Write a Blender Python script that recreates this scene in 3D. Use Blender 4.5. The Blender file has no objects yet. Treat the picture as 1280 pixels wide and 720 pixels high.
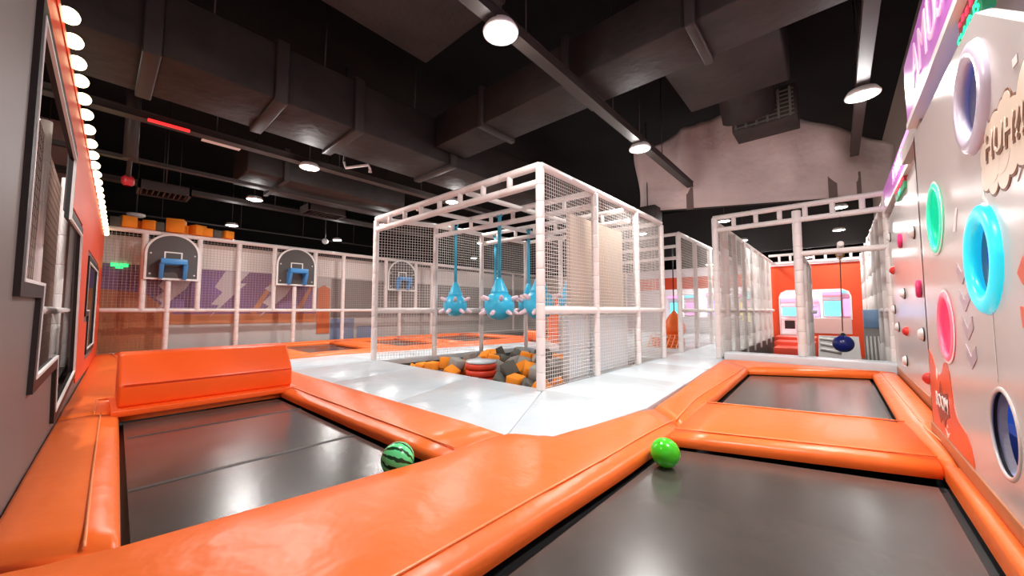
import bpy, bmesh, math, random
from mathutils import Vector, Matrix
R = random.Random(7)
scene = bpy.context.scene
col = scene.collection
PI = math.pi

# ------------------------------------------------------------------ camera
cam_d = bpy.data.cameras.new('camera'); cam = bpy.data.objects.new('camera', cam_d); col.objects.link(cam)
cam_d.sensor_width = 36; cam_d.lens = 36 * 457 / 1280; cam_d.clip_start = 0.02; cam_d.clip_end = 200
YAW, PITCH = math.atan2(405, 457), math.atan2(28, 457)
cam.location = (0, 0, 1.2); cam.rotation_euler = (PI / 2 + PITCH, 0, YAW)
scene.camera = cam
# ------------------------------------------------------------------ world, exposure
w = bpy.data.worlds.new('world'); scene.world = w; w.use_nodes = True
w.node_tree.nodes['Background'].inputs[0].default_value = (1.0, .95, .92, 1)
w.node_tree.nodes['Background'].inputs[1].default_value = 0.40
vs = scene.view_settings
vs.view_transform = 'Standard'; vs.look = 'None'; vs.gamma = 1; vs.use_curve_mapping = False; vs.exposure = 0.0
LAMP_W = 98
# ------------------------------------------------------------------ materials
def mat(name, c, rough=.5, spec=.5, metal=0, emit=None, es=0, noise=0, nscale=8, bump=0, bscale=60, bdist=.02, c2=None, wave=None):
    m = bpy.data.materials.new(name); m.use_nodes = True
    nt = m.node_tree; b = nt.nodes['Principled BSDF']
    b.inputs['Base Color'].default_value = (*c, 1); b.inputs['Roughness'].default_value = rough
    b.inputs['Specular IOR Level'].default_value = spec; b.inputs['Metallic'].default_value = metal
    if emit: b.inputs['Emission Color'].default_value = (*emit, 1); b.inputs['Emission Strength'].default_value = es
    if noise or bump:
        tc = nt.nodes.new('ShaderNodeTexCoord')
    if noise:
        n = nt.nodes.new('ShaderNodeTexNoise'); n.inputs['Scale'].default_value = nscale; n.inputs['Detail'].default_value = 4
        nt.links.new(tc.outputs['Object'], n.inputs['Vector'])
        mx = nt.nodes.new('ShaderNodeMix'); mx.data_type = 'RGBA'
        cc = c2 or tuple(v * (1 - noise) for v in c)
        mx.inputs[6].default_value = (*c, 1); mx.inputs[7].default_value = (*cc, 1)
        rp = nt.nodes.new('ShaderNodeMapRange'); rp.inputs[1].default_value = .35; rp.inputs[2].default_value = .7
        nt.links.new(n.outputs['Fac'], rp.inputs[0]); nt.links.new(rp.outputs[0], mx.inputs[0])
        nt.links.new(mx.outputs[2], b.inputs['Base Color'])
    if bump:
        n = nt.nodes.new('ShaderNodeTexNoise'); n.inputs['Scale'].default_value = bscale; n.inputs['Detail'].default_value = 3
        nt.links.new(tc.outputs['Object'], n.inputs['Vector'])
        bp = nt.nodes.new('ShaderNodeBump'); bp.inputs['Strength'].default_value = bump; bp.inputs['Distance'].default_value = bdist
        nt.links.new(n.outputs['Fac'], bp.inputs['Height']); nt.links.new(bp.outputs[0], b.inputs['Normal'])
    return m
ORANGE = mat('orange_vinyl', (.97, .175, .026), .34, .45, bump=.35, bscale=3.5, bdist=.04)
ORANGE_B = mat('bulb_lit_orange_vinyl', (.98, .115, .012), .36, .4, bump=.3, bscale=3, bdist=.03)  # same orange vinyl, reddened to put the warm bulb light into its colour
ORANGE_SEAM = mat('orange_piping', (.95, .30, .10), .3, .6)  # lighter than the vinyl: puts the pad seams' highlight into the colour
REDORANGE = mat('red_orange_paint', (.80, .075, .02), .45, .4)
WHITEMAT = mat('white_vinyl', (.64, .71, .745), .27, .5, noise=.05, nscale=1.2, bump=.45, bscale=2.2, bdist=.05)
FOAMW = mat('white_foam_sleeve', (.80, .74, .71), .45, .4)
NETW = mat('white_net_cord', (.72, .67, .63), .7, .2)
NETG = mat('grey_net_cord', (.45, .40, .38), .7, .2)
BED = mat('trampoline_weave', (.072, .061, .052), .24, .8, noise=.25, nscale=2.5, bump=.05, bscale=180, bdist=.004)
BEDSEAM = mat('trampoline_seam', (.055, .047, .042), .5, .3)
SUB = mat('dark_subfloor', (.03, .03, .03), .8, .2)
PITGREY = mat('dark_grey_padding', (.085, .09, .085), .55, .3)
CEIL = mat('black_ceiling', (.010, .009, .0085), .9, .1, noise=.4, nscale=.7)
DUCT = mat('dark_duct_insulation', (.034, .026, .023), .6, .35, noise=.45, nscale=1.6, bump=.6, bscale=5, bdist=.03)
DUCTEDGE = mat('duct_flange', (.036, .029, .026), .5, .4)
STEELD = mat('dark_steel', (.038, .029, .025), .5, .4)
WALLGREY = mat('grey_wall_paint', (.175, .148, .138), .5, .3)
PANELW = mat('glossy_white_panel', (.64, .58, .555), .22, .5, noise=.03, nscale=1.5)
TRIMB = mat('base_trim_orange_reflection', (.42, .14, .05), .4, .4)  # brown is the orange pads' reflection put into the trim colour
EDGEG = mat('panel_edge_grey', (.36, .29, .26), .5, .3)
FRAMEB = mat('dark_window_frame', (.026, .021, .019), .5, .3)
WHITEP = mat('white_paint', (.85, .83, .80), .4, .4)
LAMP = mat('lamp_lens', (1, 1, 1), .5, emit=(1, .96, .90), es=30)
BULB = mat('warm_bulb_glass', (1, .95, .8), .4, emit=(1, .84, .46), es=6)
CYAN = mat('cyan_vinyl', (.05, .54, .82), .32, .5)
TEAL = mat('teal_strap', (.05, .40, .58), .5, .3)
PINKW = mat('pale_pink_vinyl', (.92, .70, .75), .35, .4)
NAVY = mat('navy_vinyl', (.012, .02, .20), .22, .6)
FOAM_O = mat('orange_foam', (.92, .30, .03), .8, .15)
FOAM_G = mat('grey_foam', (.12, .118, .10), .85, .15)
FOAM_L = mat('light_grey_foam', (.34, .33, .30), .85, .15)
RED = mat('red_vinyl', (.80, .07, .03), .4, .4)
GREENB = mat('green_ball_vinyl', (.07, .72, .02), .2, .6)
BOARD = mat('dark_backboard', (.085, .075, .07), .5, .4)
BLUE = mat('blue_plastic', (.06, .28, .62), .35, .5)
DRAPE = mat('grey_drape_cloth', (.86, .75, .71), .55, .3, noise=.18, nscale=.9, bump=.6, bscale=2.5, bdist=.08)
DRAPE_D = mat('brown_drape_patch', (.22, .165, .15), .6, .3)
BEIGE = mat('beige_partition', (.55, .46, .36), .5, .3)
MUR_W = mat('mural_white', (.80, .75, .71), .6, .2)
MUR_P = mat('mural_purple', (.26, .15, .34), .6, .2, noise=1, nscale=.55, c2=(.24, .12, .19))
MUR_B = mat('mural_brown', (.52, .19, .085), .6, .2, noise=1, nscale=.8, c2=(.58, .26, .13))
MUR_G = mat('mural_grey', (.55, .51, .48), .6, .2)
MUR_L = mat('mural_bolt', (.60, .52, .53), .6, .2)
MUR_O = mat('mural_orange', (.62, .17, .07), .6, .2)
BLUEPAD = mat('blue_grey_padding', (.20, .25, .38), .5, .3)
GREENL = mat('green_exit_light', (.02, .5, .15), .5, emit=(.03, 1, .25), es=1.6)
REDL = mat('red_light_tube', (.6, .02, .02), .5, emit=(1, .03, .03), es=1.4)
CREAMP = mat('cream_print', (.84, .70, .55), .35, .4)
BROWNP = mat('brown_print', (.20, .07, .03), .4, .3)
LAVP = mat('lavender_print', (.50, .40, .44), .3, .4)
SPLASH = mat('red_print', (.78, .10, .03), .3, .4)
SPLASHD = mat('dark_red_print', (.30, .03, .01), .3, .4)
RINGL = mat('lavender_ring', (.62, .55, .66), .25, .5)
RINGC = mat('cyan_lit_ring', (.02, .75, .85), .3, emit=(.02, .75, 1), es=.5)
RINGG = mat('green_lit_ring', (.05, .75, .45), .3, emit=(.02, .85, .5), es=.4)
RINGP = mat('pink_lit_ring', (.9, .18, .26), .3, emit=(1, .10, .2), es=.4)
BLUEIN = mat('blue_maze_wall_glow', (.05, .10, .34), .4, .4, emit=(.03, .12, .60), es=.4)  # blue light put into colour and emission; the wall itself is no lamp
PURPLE = mat('purple_sign_face', (.42, .13, .42), .3, emit=(.62, .16, .60), es=.42)
SIGNTXT = mat('pale_sign_letters', (.8, .6, .75), .4, emit=(1, .62, .85), es=.4)
LEDR = mat('red_led', (.6, .02, .05), .4, emit=(1, .05, .12), es=1.2)
LEDG = mat('green_led', (.02, .6, .3), .4, emit=(.03, 1, .5), es=1.2)
LEDBR = mat('led_board_red', (.12, .02, .015), .5, emit=(.35, .02, .02), es=.5)
LEDBG = mat('led_board_green', (.02, .10, .05), .5, emit=(.01, .22, .08), es=.6)
HOLD_R = mat('red_hold', (.65, .03, .02), .4, .5)
HOLD_P = mat('magenta_hold', (.75, .03, .16), .4, .5)
HOLD_W = mat('white_hold', (.78, .74, .72), .4, .5)
SCR_P = mat('pink_screen', (.8, .3, .5), .3, emit=(1, .35, .75), es=1.5)
SCR_C = mat('cyan_screen', (.2, .7, .8), .3, emit=(.1, .8, 1), es=1.4)
SCR_V = mat('violet_screen', (.4, .3, .8), .3, emit=(.45, .3, 1), es=1.6)
SCR_Y = mat('yellow_screen', (.9, .8, .2), .3, emit=(1, .85, .15), es=1.3)
ARCW = mat('arcade_white_wall', (.85, .80, .84), .5, .3)
ARCP = mat('arcade_pink_counter', (.80, .52, .48), .5, .3)
BLACKP = mat('black_plastic', (.02, .02, .02), .4, .4)
CORRG = mat('corridor_grey_padding', (.30, .28, .265), .5, .3)
BACKRED = mat('reddish_back_wall', (.36, .21, .185), .6, .3, noise=.2, nscale=1)
# watermelon
def melon_mat():
    m = bpy.data.materials.new('watermelon_skin'); m.use_nodes = True; nt = m.node_tree; b = nt.nodes['Principled BSDF']
    b.inputs['Roughness'].default_value = .25
    tc = nt.nodes.new('ShaderNodeTexCoord'); n = nt.nodes.new('ShaderNodeTexNoise'); n.inputs['Scale'].default_value = 22; n.inputs['Detail'].default_value = 4
    nt.links.new(tc.outputs['Object'], n.inputs['Vector'])
    sp = nt.nodes.new('ShaderNodeSeparateXYZ'); nt.links.new(tc.outputs['Object'], sp.inputs[0])
    at = nt.nodes.new('ShaderNodeMath'); at.operation = 'ARCTAN2'; nt.links.new(sp.outputs[1], at.inputs[0]); nt.links.new(sp.outputs[2], at.inputs[1])
    mu = nt.nodes.new('ShaderNodeMath'); mu.operation = 'MULTIPLY'; nt.links.new(at.outputs[0], mu.inputs[0]); mu.inputs[1].default_value = 11
    ad = nt.nodes.new('ShaderNodeMath'); ad.operation = 'MULTIPLY_ADD'; nt.links.new(n.outputs['Fac'], ad.inputs[0]); ad.inputs[1].default_value = 4.0
    nt.links.new(mu.outputs[0], ad.inputs[2])
    si = nt.nodes.new('ShaderNodeMath'); si.operation = 'SINE'; nt.links.new(ad.outputs[0], si.inputs[0])
    rp = nt.nodes.new('ShaderNodeValToRGB'); rp.color_ramp.elements[0].position = .35; rp.color_ramp.elements[0].color = (.13, .80, .30, 1)
    rp.color_ramp.elements[1].position = .5; rp.color_ramp.elements[1].color = (.004, .05, .01, 1)
    nt.links.new(si.outputs[0], rp.inputs[0]); nt.links.new(rp.outputs[0], b.inputs['Base Color'])
    return m
MELON = melon_mat()

# ------------------------------------------------------------------ mesh helpers
class MB:
    def __init__(s): s.v = []; s.f = []; s.sm = []
    def add(s, vs_, fs, smooth=False):
        o = len(s.v); s.v += [tuple(v) for v in vs_]; s.f += [tuple(i + o for i in f) for f in fs]; s.sm += [smooth] * len(fs); return s
    def box(s, x0, x1, y0, y1, z0, z1):
        return s.hexa([(x0, y0), (x1, y0), (x1, y1), (x0, y1)], z0, z1)
    def hexa(s, poly, z0, z1):
        n = len(poly); vs_ = [(p[0], p[1], z0) for p in poly] + [(p[0], p[1], z1) for p in poly]
        fs = [tuple(range(n))[::-1], tuple(range(n, 2 * n))] + [(i, (i + 1) % n, n + (i + 1) % n, n + i) for i in range(n)]
        return s.add(vs_, fs)
    def obox(s, c, ax, ay, az):      # oriented box: centre and three half-axis vectors
        c, ax, ay, az = map(Vector, (c, ax, ay, az)); vs_ = []
        for k in (-1, 1):
            for i, j in ((-1, -1), (1, -1), (1, 1), (-1, 1)): vs_.append(c + ax * i + ay * j + az * k)
        return s.add(vs_, [(3, 2, 1, 0), (4, 5, 6, 7), (0, 1, 5, 4), (1, 2, 6, 5), (2, 3, 7, 6), (3, 0, 4, 7)])
    def tube(s, pts, r, n=10, caps=True, smooth=True):
        pts = [Vector(p) for p in pts]; rs = r if isinstance(r, (list, tuple)) else [r] * len(pts)
        rings = []; prev = None
        for i, p in enumerate(pts):
            d = (pts[min(i + 1, len(pts) - 1)] - pts[max(i - 1, 0)]).normalized()
            a = prev if prev is not None else (Vector((0, 0, 1)) if abs(d.z) < .9 else Vector((1, 0, 0)))
            u = (a - d * a.dot(d)).normalized(); prev = u; v = d.cross(u)
            rings.append([p + (u * math.cos(2 * PI * k / n) + v * math.sin(2 * PI * k / n)) * rs[i] for k in range(n)])
        vs_ = [q for rg in rings for q in rg]; fs = []
        for i in range(len(pts) - 1):
            for k in range(n): fs.append((i * n + k, i * n + (k + 1) % n, (i + 1) * n + (k + 1) % n, (i + 1) * n + k))
        s.add(vs_, fs, smooth)
        if caps:
            o = len(s.v) - len(vs_)
            s.f += [tuple(o + k for k in range(n))[::-1], tuple(o + (len(pts) - 1) * n + k for k in range(n))]; s.sm += [False, False]
        return s
    def lathe(s, prof, c=(0, 0, 0), n=20, axis=(0, 0, 1)):    # prof: (r, h)
        q = Vector((0, 0, 1)).rotation_difference(Vector(axis)); c = Vector(c); vs_ = []; fs = []
        for r, h in prof:
            for k in range(n): vs_.append(c + q @ Vector((r * math.cos(2 * PI * k / n), r * math.sin(2 * PI * k / n), h)))
        for i in range(len(prof) - 1):
            for k in range(n): fs.append((i * n + k, i * n + (k + 1) % n, (i + 1) * n + (k + 1) % n, (i + 1) * n + k))
        return s.add(vs_, fs, True)
    def sphere(s, c, r, n=24, m=14, sz=1):
        return s.lathe([(max(1e-4, r * math.sin(PI * i / m)), -r * sz * math.cos(PI * i / m)) for i in range(m + 1)], c, n)
    def torus(s, c, R_, r, axis, n=40, m=10, flat=1):
        prof = [(R_ + r * math.cos(2 * PI * i / m), flat * r * math.sin(2 * PI * i / m)) for i in range(m + 1)]
        return s.lathe(prof, c, n, axis)
    def net(s, o, u, v, lu, lv, pitch, r):
        o, u, v = Vector(o), Vector(u).normalized(), Vector(v).normalized(); nn = u.cross(v)
        a = round(lu / pitch); b = round(lv / pitch)
        for i in range(a + 1): s.bar(o + u * (lu * i / a), v, lv, u * r, nn * r)
        for j in range(b + 1): s.bar(o + v * (lv * j / b), u, lu, v * r, nn * r)
        return s
    def bar(s, p, d, l, a, b):
        e = p + d * l
        return s.add([p + a, p + b, p - a, p - b, e + a, e + b, e - a, e - b], [(0, 1, 5, 4), (1, 2, 6, 5), (2, 3, 7, 6), (3, 0, 4, 7)])
    def build(s, name, m, parent=None, kind=None, label=None, group=None, bevel=0, seg=2, off=None):
        me = bpy.data.meshes.new(name); base = Vector(off) if off is not None else (parent_loc(parent) if parent else Vector((0, 0, 0)))
        me.from_pydata([Vector(v) - base for v in s.v], [], s.f); me.polygons.foreach_set('use_smooth', s.sm)
        if bevel:
            bm = bmesh.new(); bm.from_mesh(me); bmesh.ops.remove_doubles(bm, verts=bm.verts, dist=1e-5)
            es = [e for e in bm.edges if len(e.link_faces) == 2 and e.calc_face_angle(0) > .5]
            rb = bmesh.ops.bevel(bm, geom=es, offset=bevel, segments=seg, profile=.5, affect='EDGES', clamp_overlap=True)
            for f in bm.faces: f.smooth = False
            for f in rb['faces']: f.smooth = True
            bm.to_mesh(me); bm.free()
        else:
            bm = bmesh.new(); bm.from_mesh(me); bmesh.ops.recalc_face_normals(bm, faces=bm.faces); bm.to_mesh(me); bm.free()
        me.materials.append(m); me.update()
        o = bpy.data.objects.new(name, me); col.objects.link(o)
        if bevel:
            try: me.set_sharp_from_angle(angle=.9)
            except Exception: pass
        if parent: o.parent = parent
        if off is not None and not parent: o.location = base
        if kind: o['kind'] = kind
        if label: o['label'] = label
        if group: o['group'] = group
        return o
LOC = {}
def parent_loc(p):
    v = Vector((0, 0, 0))
    while p is not None: v += p.location; p = p.parent
    return v
def thing(name, label, cat, loc=(0, 0, 0), group=None):
    o = bpy.data.objects.new(name, None); o.empty_display_size = .1; col.objects.link(o); o.location = loc
    o['label'] = label; o['category'] = cat
    if group: o['group'] = group
    return o
def tag(o, label, cat, group=None):
    o['label'] = label; o['category'] = cat
    if group: o['group'] = group
    return o
def link_copy(o, parent=None, delta=None):
    c = o.copy(); col.objects.link(c)
    if parent: c.parent = parent
    return c
def copy_tree(o, parent=None):
    c = link_copy(o, parent)
    for ch in list(o.children): copy_tree(ch, c)
    return c
def struct(mb, name, m, **k): return mb.build(name, m, kind='structure', **k)

def plate(outer, holes, O, U, V, N, th, name, m, parent=None, **k):
    """flat plate with holes: 2-D polygons in frame O,U,V, front face at O, thickness th backwards (-N)"""
    O, U, V, N = map(Vector, (O, U, V, N)); bm = bmesh.new()
    for loop in [outer] + holes:
        vs_ = [bm.verts.new(O + U * a + V * b) for a, b in loop]
        for i in range(len(vs_)): bm.edges.new((vs_[i], vs_[(i + 1) % len(vs_)]))
    bmesh.ops.triangle_fill(bm, use_beauty=True, use_dissolve=False, edges=bm.edges[:], normal=N)
    if th:
        r = bmesh.ops.extrude_face_region(bm, geom=bm.faces[:])
        bmesh.ops.translate(bm, vec=-N * th, verts=[e for e in r['geom'] if isinstance(e, bmesh.types.BMVert)])
    bmesh.ops.recalc_face_normals(bm, faces=bm.faces[:])
    mb = MB(); bm.verts.index_update()
    mb.add([v.co.copy() for v in bm.verts], [[v.index for v in f.verts] for f in bm.faces]); bm.free()
    return mb.build(name, m, parent, **k)
def inset(poly, d):
    n = len(poly); out = []; A = sum(poly[i][0] * poly[(i + 1) % n][1] - poly[(i + 1) % n][0] * poly[i][1] for i in range(n))
    sg = 1 if A > 0 else -1
    for i in range(n):
        p0, p1, p2 = (Vector(poly[i - 1]), Vector(poly[i]), Vector(poly[(i + 1) % n]))
        a = (p1 - p0).normalized(); b = (p2 - p1).normalized()
        na = Vector((-a.y, a.x)) * sg; nb = Vector((-b.y, b.x)) * sg
        k = (na + nb); k = k / max(.3, k.dot(na)) if k.length > 1e-6 else na
        q = p1 + k * d; out.append((q.x, q.y))
    return out
def circle(c, r, n=36, ry=None): return [(c[0] + r * math.cos(2 * PI * i / n), c[1] + (ry or r) * math.sin(2 * PI * i / n)) for i in range(n)]
def text(s, size, M_, ext, name, m, parent, squash=1, shear=0, bold=0):
    cu = bpy.data.curves.new(name, 'FONT'); cu.body = s; cu.size = size; cu.extrude = ext; cu.align_x = 'CENTER'; cu.align_y = 'CENTER'; cu.shear = shear; cu.offset = bold; cu.resolution_u = 3
    t = bpy.data.objects.new(name, cu); col.objects.link(t)
    bpy.context.view_layer.update()
    me = bpy.data.meshes.new_from_object(t.evaluated_get(bpy.context.evaluated_depsgraph_get()))
    bpy.data.objects.remove(t); bpy.data.curves.remove(cu)
    base = parent_loc(parent)
    for v in me.vertices: v.co = M_ @ Vector((v.co.x * squash, v.co.y, v.co.z)) - base
    me.materials.clear(); me.materials.append(m)
    o = bpy.data.objects.new(name, me); col.objects.link(o); o.parent = parent
    return o
def frame_m(o, u, v, n): return Matrix(((u[0], v[0], n[0], o[0]), (u[1], v[1], n[1], o[1]), (u[2], v[2], n[2], o[2]), (0, 0, 0, 1)))

# ================================================================== STRUCTURE
# ceiling, subfloor and outer walls
struct(MB().box(-24, 4, -9, 30, 6.6, 6.8), 'ceiling', CEIL)
fl = MB().box(-24, 4, -9, 30, -1.2, -1.0); FLOOR = struct(fl, 'floor', SUB)
struct(MB().box(-21.2, -21, -9, 30, -1, 6.6), 'wall_back', CEIL)
struct(MB().box(1.30, 1.45, -1.5, 30, -1, 6.6), 'wall_right', mat('taupe_wall', (.30, .235, .20), .6, .3))
struct(MB().box(-21, 1.3, 28, 28.2, -1, 6.6), 'wall_far', CEIL)

# white floor mats (parts of the floor); each a slab with its own edges
def mat_tile(poly):
    cx = sum(p[0] for p in poly) / len(poly); cy = sum(p[1] for p in poly) / len(poly)
    MB().hexa(inset(poly, .004), -.14, 0).build('floor_mat', WHITEMAT, FLOOR, bevel=.012, seg=2)
def lerp(a, b, t): return tuple(a[i] + (b[i] - a[i]) * t for i in range(len(a)))
def tile_quad(a, b, c, d, nu, nv):
    for i in range(nu):
        for j in range(nv):
            g = lambda s, t: lerp(lerp(a, b, s), lerp(d, c, s), t)
            mat_tile([g(i / nu, j / nv), g((i + 1) / nu, j / nv), g((i + 1) / nu, (j + 1) / nv), g(i / nu, (j + 1) / nv)])
tile_quad((-8.3, 2.56), (-2.43, 2.66), (-3.4, 4.56), (-8.3, 4.56), 3, 1)
mat_tile([(-2.43, 2.66), (-2.06, 2.85), (-1.80, 4.55), (-3.4, 4.56)])
tile_quad((-3.4, 4.56), (-1.80, 4.55), (-2.12, 10.4), (-3.4, 10.4), 1, 3)
tile_quad((-10.55, 2.5), (-8.3, 2.56), (-8.3, 4.56), (-10.15, 4.4), 1, 1)
tile_quad((-10.15, 4.4), (-8.3, 4.56), (-7.75, 9.3), (-9.15, 9.3), 1, 3)
tile_quad((-9.15, 9.3), (-3.4, 9.3), (-3.4, 11.1), (-8.9, 11.1), 4, 1)
tile_quad((-8.9, 11.1), (-3.4, 11.1), (-3.4, 20.8), (-8.5, 20.8), 3, 3)
tile_quad((-3.4, 10.4), (-2.3, 10.4), (-2.3, 20.8), (-3.4, 20.8), 1, 4)

# foam-pit padding (dark walls of the recess)
pit = MB()
pit.box(-8.3, -3.4, 4.44, 4.56, -1, -.145).box(-8.4, -7.7, 9.3, 9.4, -1, -.145)
pit.add([(-8.3, 4.5, -1), (-7.72, 9.3, -1), (-7.72, 9.3, -.145), (-8.3, 4.5, -.145)], [(0, 1, 2, 3)])
pit.box(-3.4, -3.3, 4.5, 9.3, -1, -.145).box(-8.4, -3.4, 9.3, 9.4, -1, -.145).box(-8.4, -3.35, 4.5, 9.35, -.62, -.58)
struct(pit, 'trim_1', PITGREY)

# -------- left wall: slightly turned plane, windows with zig-zag outline
WA = Vector((-3.5, -.33, 0)); WT = (Vector((-15.4, 0, 0)) - WA).normalized(); WO = WA - WT * 3.5 ; WN = Vector((WT.y, -WT.x, 0))
if WN.y < 0: WN = -WN
Z = Vector((0, 0, 1))
win1 = [(3.5, 3.12), (6.13, 2.9), (6.06, 2.26), (7.6, 2.3), (8.0, .28), (5.75, .10), (5.62, .65), (4.25, .61), (4.32, 1.29), (3.5, 1.28)][::-1]
win2 = [(9.4, 2.12), (12.8, 2.18), (12.8, .36), (10.2, .40), (10.2, 1.1), (9.4, 1.1)][::-1]
wall_o = [(1.2, -.2), (15.45, -.2), (15.45, 3.42), (3.0, 3.48), (1.2, 3.5)]
WALL_L = plate(wall_o, [win1, win2], WO, WT, Z, WN, .04, 'wall_left', WALLGREY, kind='structure')
for i, wp in enumerate((win1, win2)):
    wd = plate(wp, [inset(wp, .09)], WO + WN * .028, WT, Z, WN, .05, f'window_{i+1}', FRAMEB, kind='structure')
    ip = inset(wp, .088)
    plate(ip, [inset(ip, .022)], WO + WN * .033, WT, Z, WN, .02, 'white_edging', WHITEP, wd)
red1 = [(1.2, 3.22), (1.2, 3.47), (15.4, 3.40), (15.4, -.1), (8.5, .12), (8.12, .3), (7.7, 2.38), (6.2, 2.34), (6.24, 3.0), (3.2, 3.22)][::-1]
plate(red1, [[(9.3, 2.22), (12.9, 2.28), (12.9, .26), (10.1, .30), (10.1, 1.0), (9.3, 1.0)]], WO + WN * .012, WT, Z, WN, .012, 'red_panel', REDORANGE, WALL_L)
strip = thing('marquee_light_strip', 'row of round warm white marquee bulbs along the top of the left wall', 'light strip', WO + WT * 3.5 + Z * 3.4)
plate([(2.8, 3.40), (15.4, 3.34), (15.4, 3.42), (2.8, 3.48)], [], WO + WN * .02, WT, Z, WN, .02, 'backing_strip', REDORANGE, strip)
sbase = MB().sphere((0, 0, 0), .062, 16, 10)
b0 = None
sarr = [3.7, 4.03, 4.40, 4.79, 5.18, 5.56, 6.0, 6.45, 6.95] + [7.5 + .52 * i for i in range(16)]
for s in sarr:
    p = WO + WT * s + WN * .045 + Z * (3.50 - (s - 4.4) * .0125)
    if b0 is None:
        b0 = sbase.build('bulb', BULB, None); b0.parent = strip; b0.location = p - strip.location
    else:
        c = b0.copy(); col.objects.link(c); c.parent = strip; c.location = p - strip.location
# room behind the left wall
struct(MB().box(-16.6, -1.5, -2.5, -2.4, -1, 6.6).box(-16.6, -16.4, -2.5, -.32, -1, 6.6), 'wall_behind', BACKRED)
struct(MB().box(-19, -1.5, -2.4, -.45, -.2, -.1), 'trim_2', WALLGREY)

def sleeve_mesh(r, l, n=12):
    return MB().lathe([(r * .86, 0), (r * .97, .004), (r, .016), (r, l - .016), (r * .97, l - .004), (r * .86, l)], n=n)
SLEEVES = {}
def post(parent, x, y, z0, z1, r=.066, seg=.27, name='post', m=FOAMW, n=12):
    core = MB().tube([(x, y, z0), (x, y, z1)], r * .88, n).build(name, m, parent)
    k = max(1, round((z1 - z0) / seg)); L = (z1 - z0) / k
    key = (round(r, 4), round(L, 3), m.name)
    for i in range(k):
        if key not in SLEEVES:
            o = sleeve_mesh(r, L, n).build('foam_sleeve', m, None); SLEEVES[key] = o.data
        else:
            o = bpy.data.objects.new('foam_sleeve', SLEEVES[key]); col.objects.link(o)
        o.parent = core; o.location = Vector((x, y, z0 + i * L)) - parent_loc(core)
    return core
def rail(parent, a, b, r=.06, name='rail', m=FOAMW, n=12, seg=.9):
    a, b = Vector(a), Vector(b); L = (b - a).length; k = max(1, round(L / seg)); d = (b - a) / L
    pts, rs = [a], [r * .8]
    for i in range(k):
        s0, s1 = L * i / k, L * (i + 1) / k
        pts += [a + d * (s0 + .006), a + d * (s0 + .02), a + d * (s1 - .02), a + d * (s1 - .006)]; rs += [r * .9, r, r, r * .9]
    pts.append(b); rs.append(r * .8)
    return MB().tube(pts, rs, n).build(name, m, parent)
def netp(parent, o, u, v, lu, lv, pitch=.06, r=.004, m=NETW, name='net'):
    return MB().net(o, u, v, lu, lv, pitch, r).build(name, m, parent, kind='stuff')

bw = thing('padded_net_frame', 'white padded posts and netting seen through the large zigzag window in the left wall', 'climbing frame', (-7, -.52, -.1))
for px, py in ((-7.4, -.55), (-10.4, -.50), (-13.4, -.50)): post(bw, px, py, -.1, 3.6, .055, .5)
rail(bw, (-6.6, -.5, 1.2), (-13.5, -.48, 1.2), .055)
netp(bw, (-5.4, -.56, -.1), (-1, 0.003, 0), (0, 0, 1), 9.5, 3.5, .12, .003, mat('brown_net_cord', (.22, .14, .11), .7, .2))

# ================================================================== PADS AND TRAMPOLINES
def strip_pad(name, label, sections, inner, outer, zt=.03, group=None, nsub=6):
    """sections: list of (outer point, inner point); inner/outer say which long edges roll down to a bed"""
    secs = []
    for k in range(len(sections) - 1):
        for i in range(nsub): secs.append((lerp(sections[k][0], sections[k + 1][0], i / nsub), lerp(sections[k][1], sections[k + 1][1], i / nsub)))
    secs.append(sections[-1]); rr = random.Random(name + label)
    root = thing(name, label, 'pad', ((sections[0][0][0] + sections[-1][1][0]) / 2, (sections[0][0][1] + sections[-1][1][1]) / 2, -.1), group)
    def prof(w):
        q = min(1, w / (.15 + .15 * inner + .15 * outer))
        lo = [(0, -.10), (-.012, -.05), (0.0, -.015), (.03, .008), (.13, zt)] if outer else [(0, -.10), (0, zt - .035), (.01, zt - .01), (.03, zt)]
        hi = [(.13, zt), (.03, .008), (0, -.015), (-.012, -.05), (0, -.10)] if inner else [(.03, zt), (.01, zt - .01), (0, zt - .035), (0, -.10)]
        l0, h0 = lo[-1][0] * q, w - hi[0][0] * q
        mid = [(l0 + (h0 - l0) * t, zt + .010 * math.sin(PI * t)) for t in (.25, .5, .75)]
        return [(a * q, b) for a, b in lo] + mid + [(w - a * q, b) for a, b in hi]
    mb = MB(); rings = []
    nlast = len(secs) - 1
    for k, (o, i) in enumerate(secs):
        o, i = Vector(o), Vector(i); w_ = (i - o).length; d = (i - o) / w_
        end = (k in (0, nlast))
        rings.append([(*(o + d * a), b - (.012 if end and b > 0 else 0) + (rr.uniform(-.003, .003) if b > -.05 else 0)) for a, b in prof(w_)])
    n = len(rings[0]); vs_ = [p for r_ in rings for p in r_]; fs = []
    for k in range(nlast):
        for j in range(n - 1): fs.append((k * n + j, k * n + j + 1, (k + 1) * n + j + 1, (k + 1) * n + j))
    fs += [tuple(range(n)), tuple(nlast * n + j for j in range(n))[::-1]]
    mb.add(vs_, fs, True)
    mb.build('cushion', ORANGE, root)
    for flag, side in ((inner, 1), (outer, 0)):
        if flag:
            pts = []
            for o, i in secs:
                o, i = Vector(o), Vector(i); d = (i - o).normalized(); q = (i - d * .13) if side else (o + d * .13)
                pts.append((q.x, q.y, zt + .006))
            MB().tube(pts, .008, 6).build('piping', ORANGE_SEAM, root)
    return root
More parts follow.
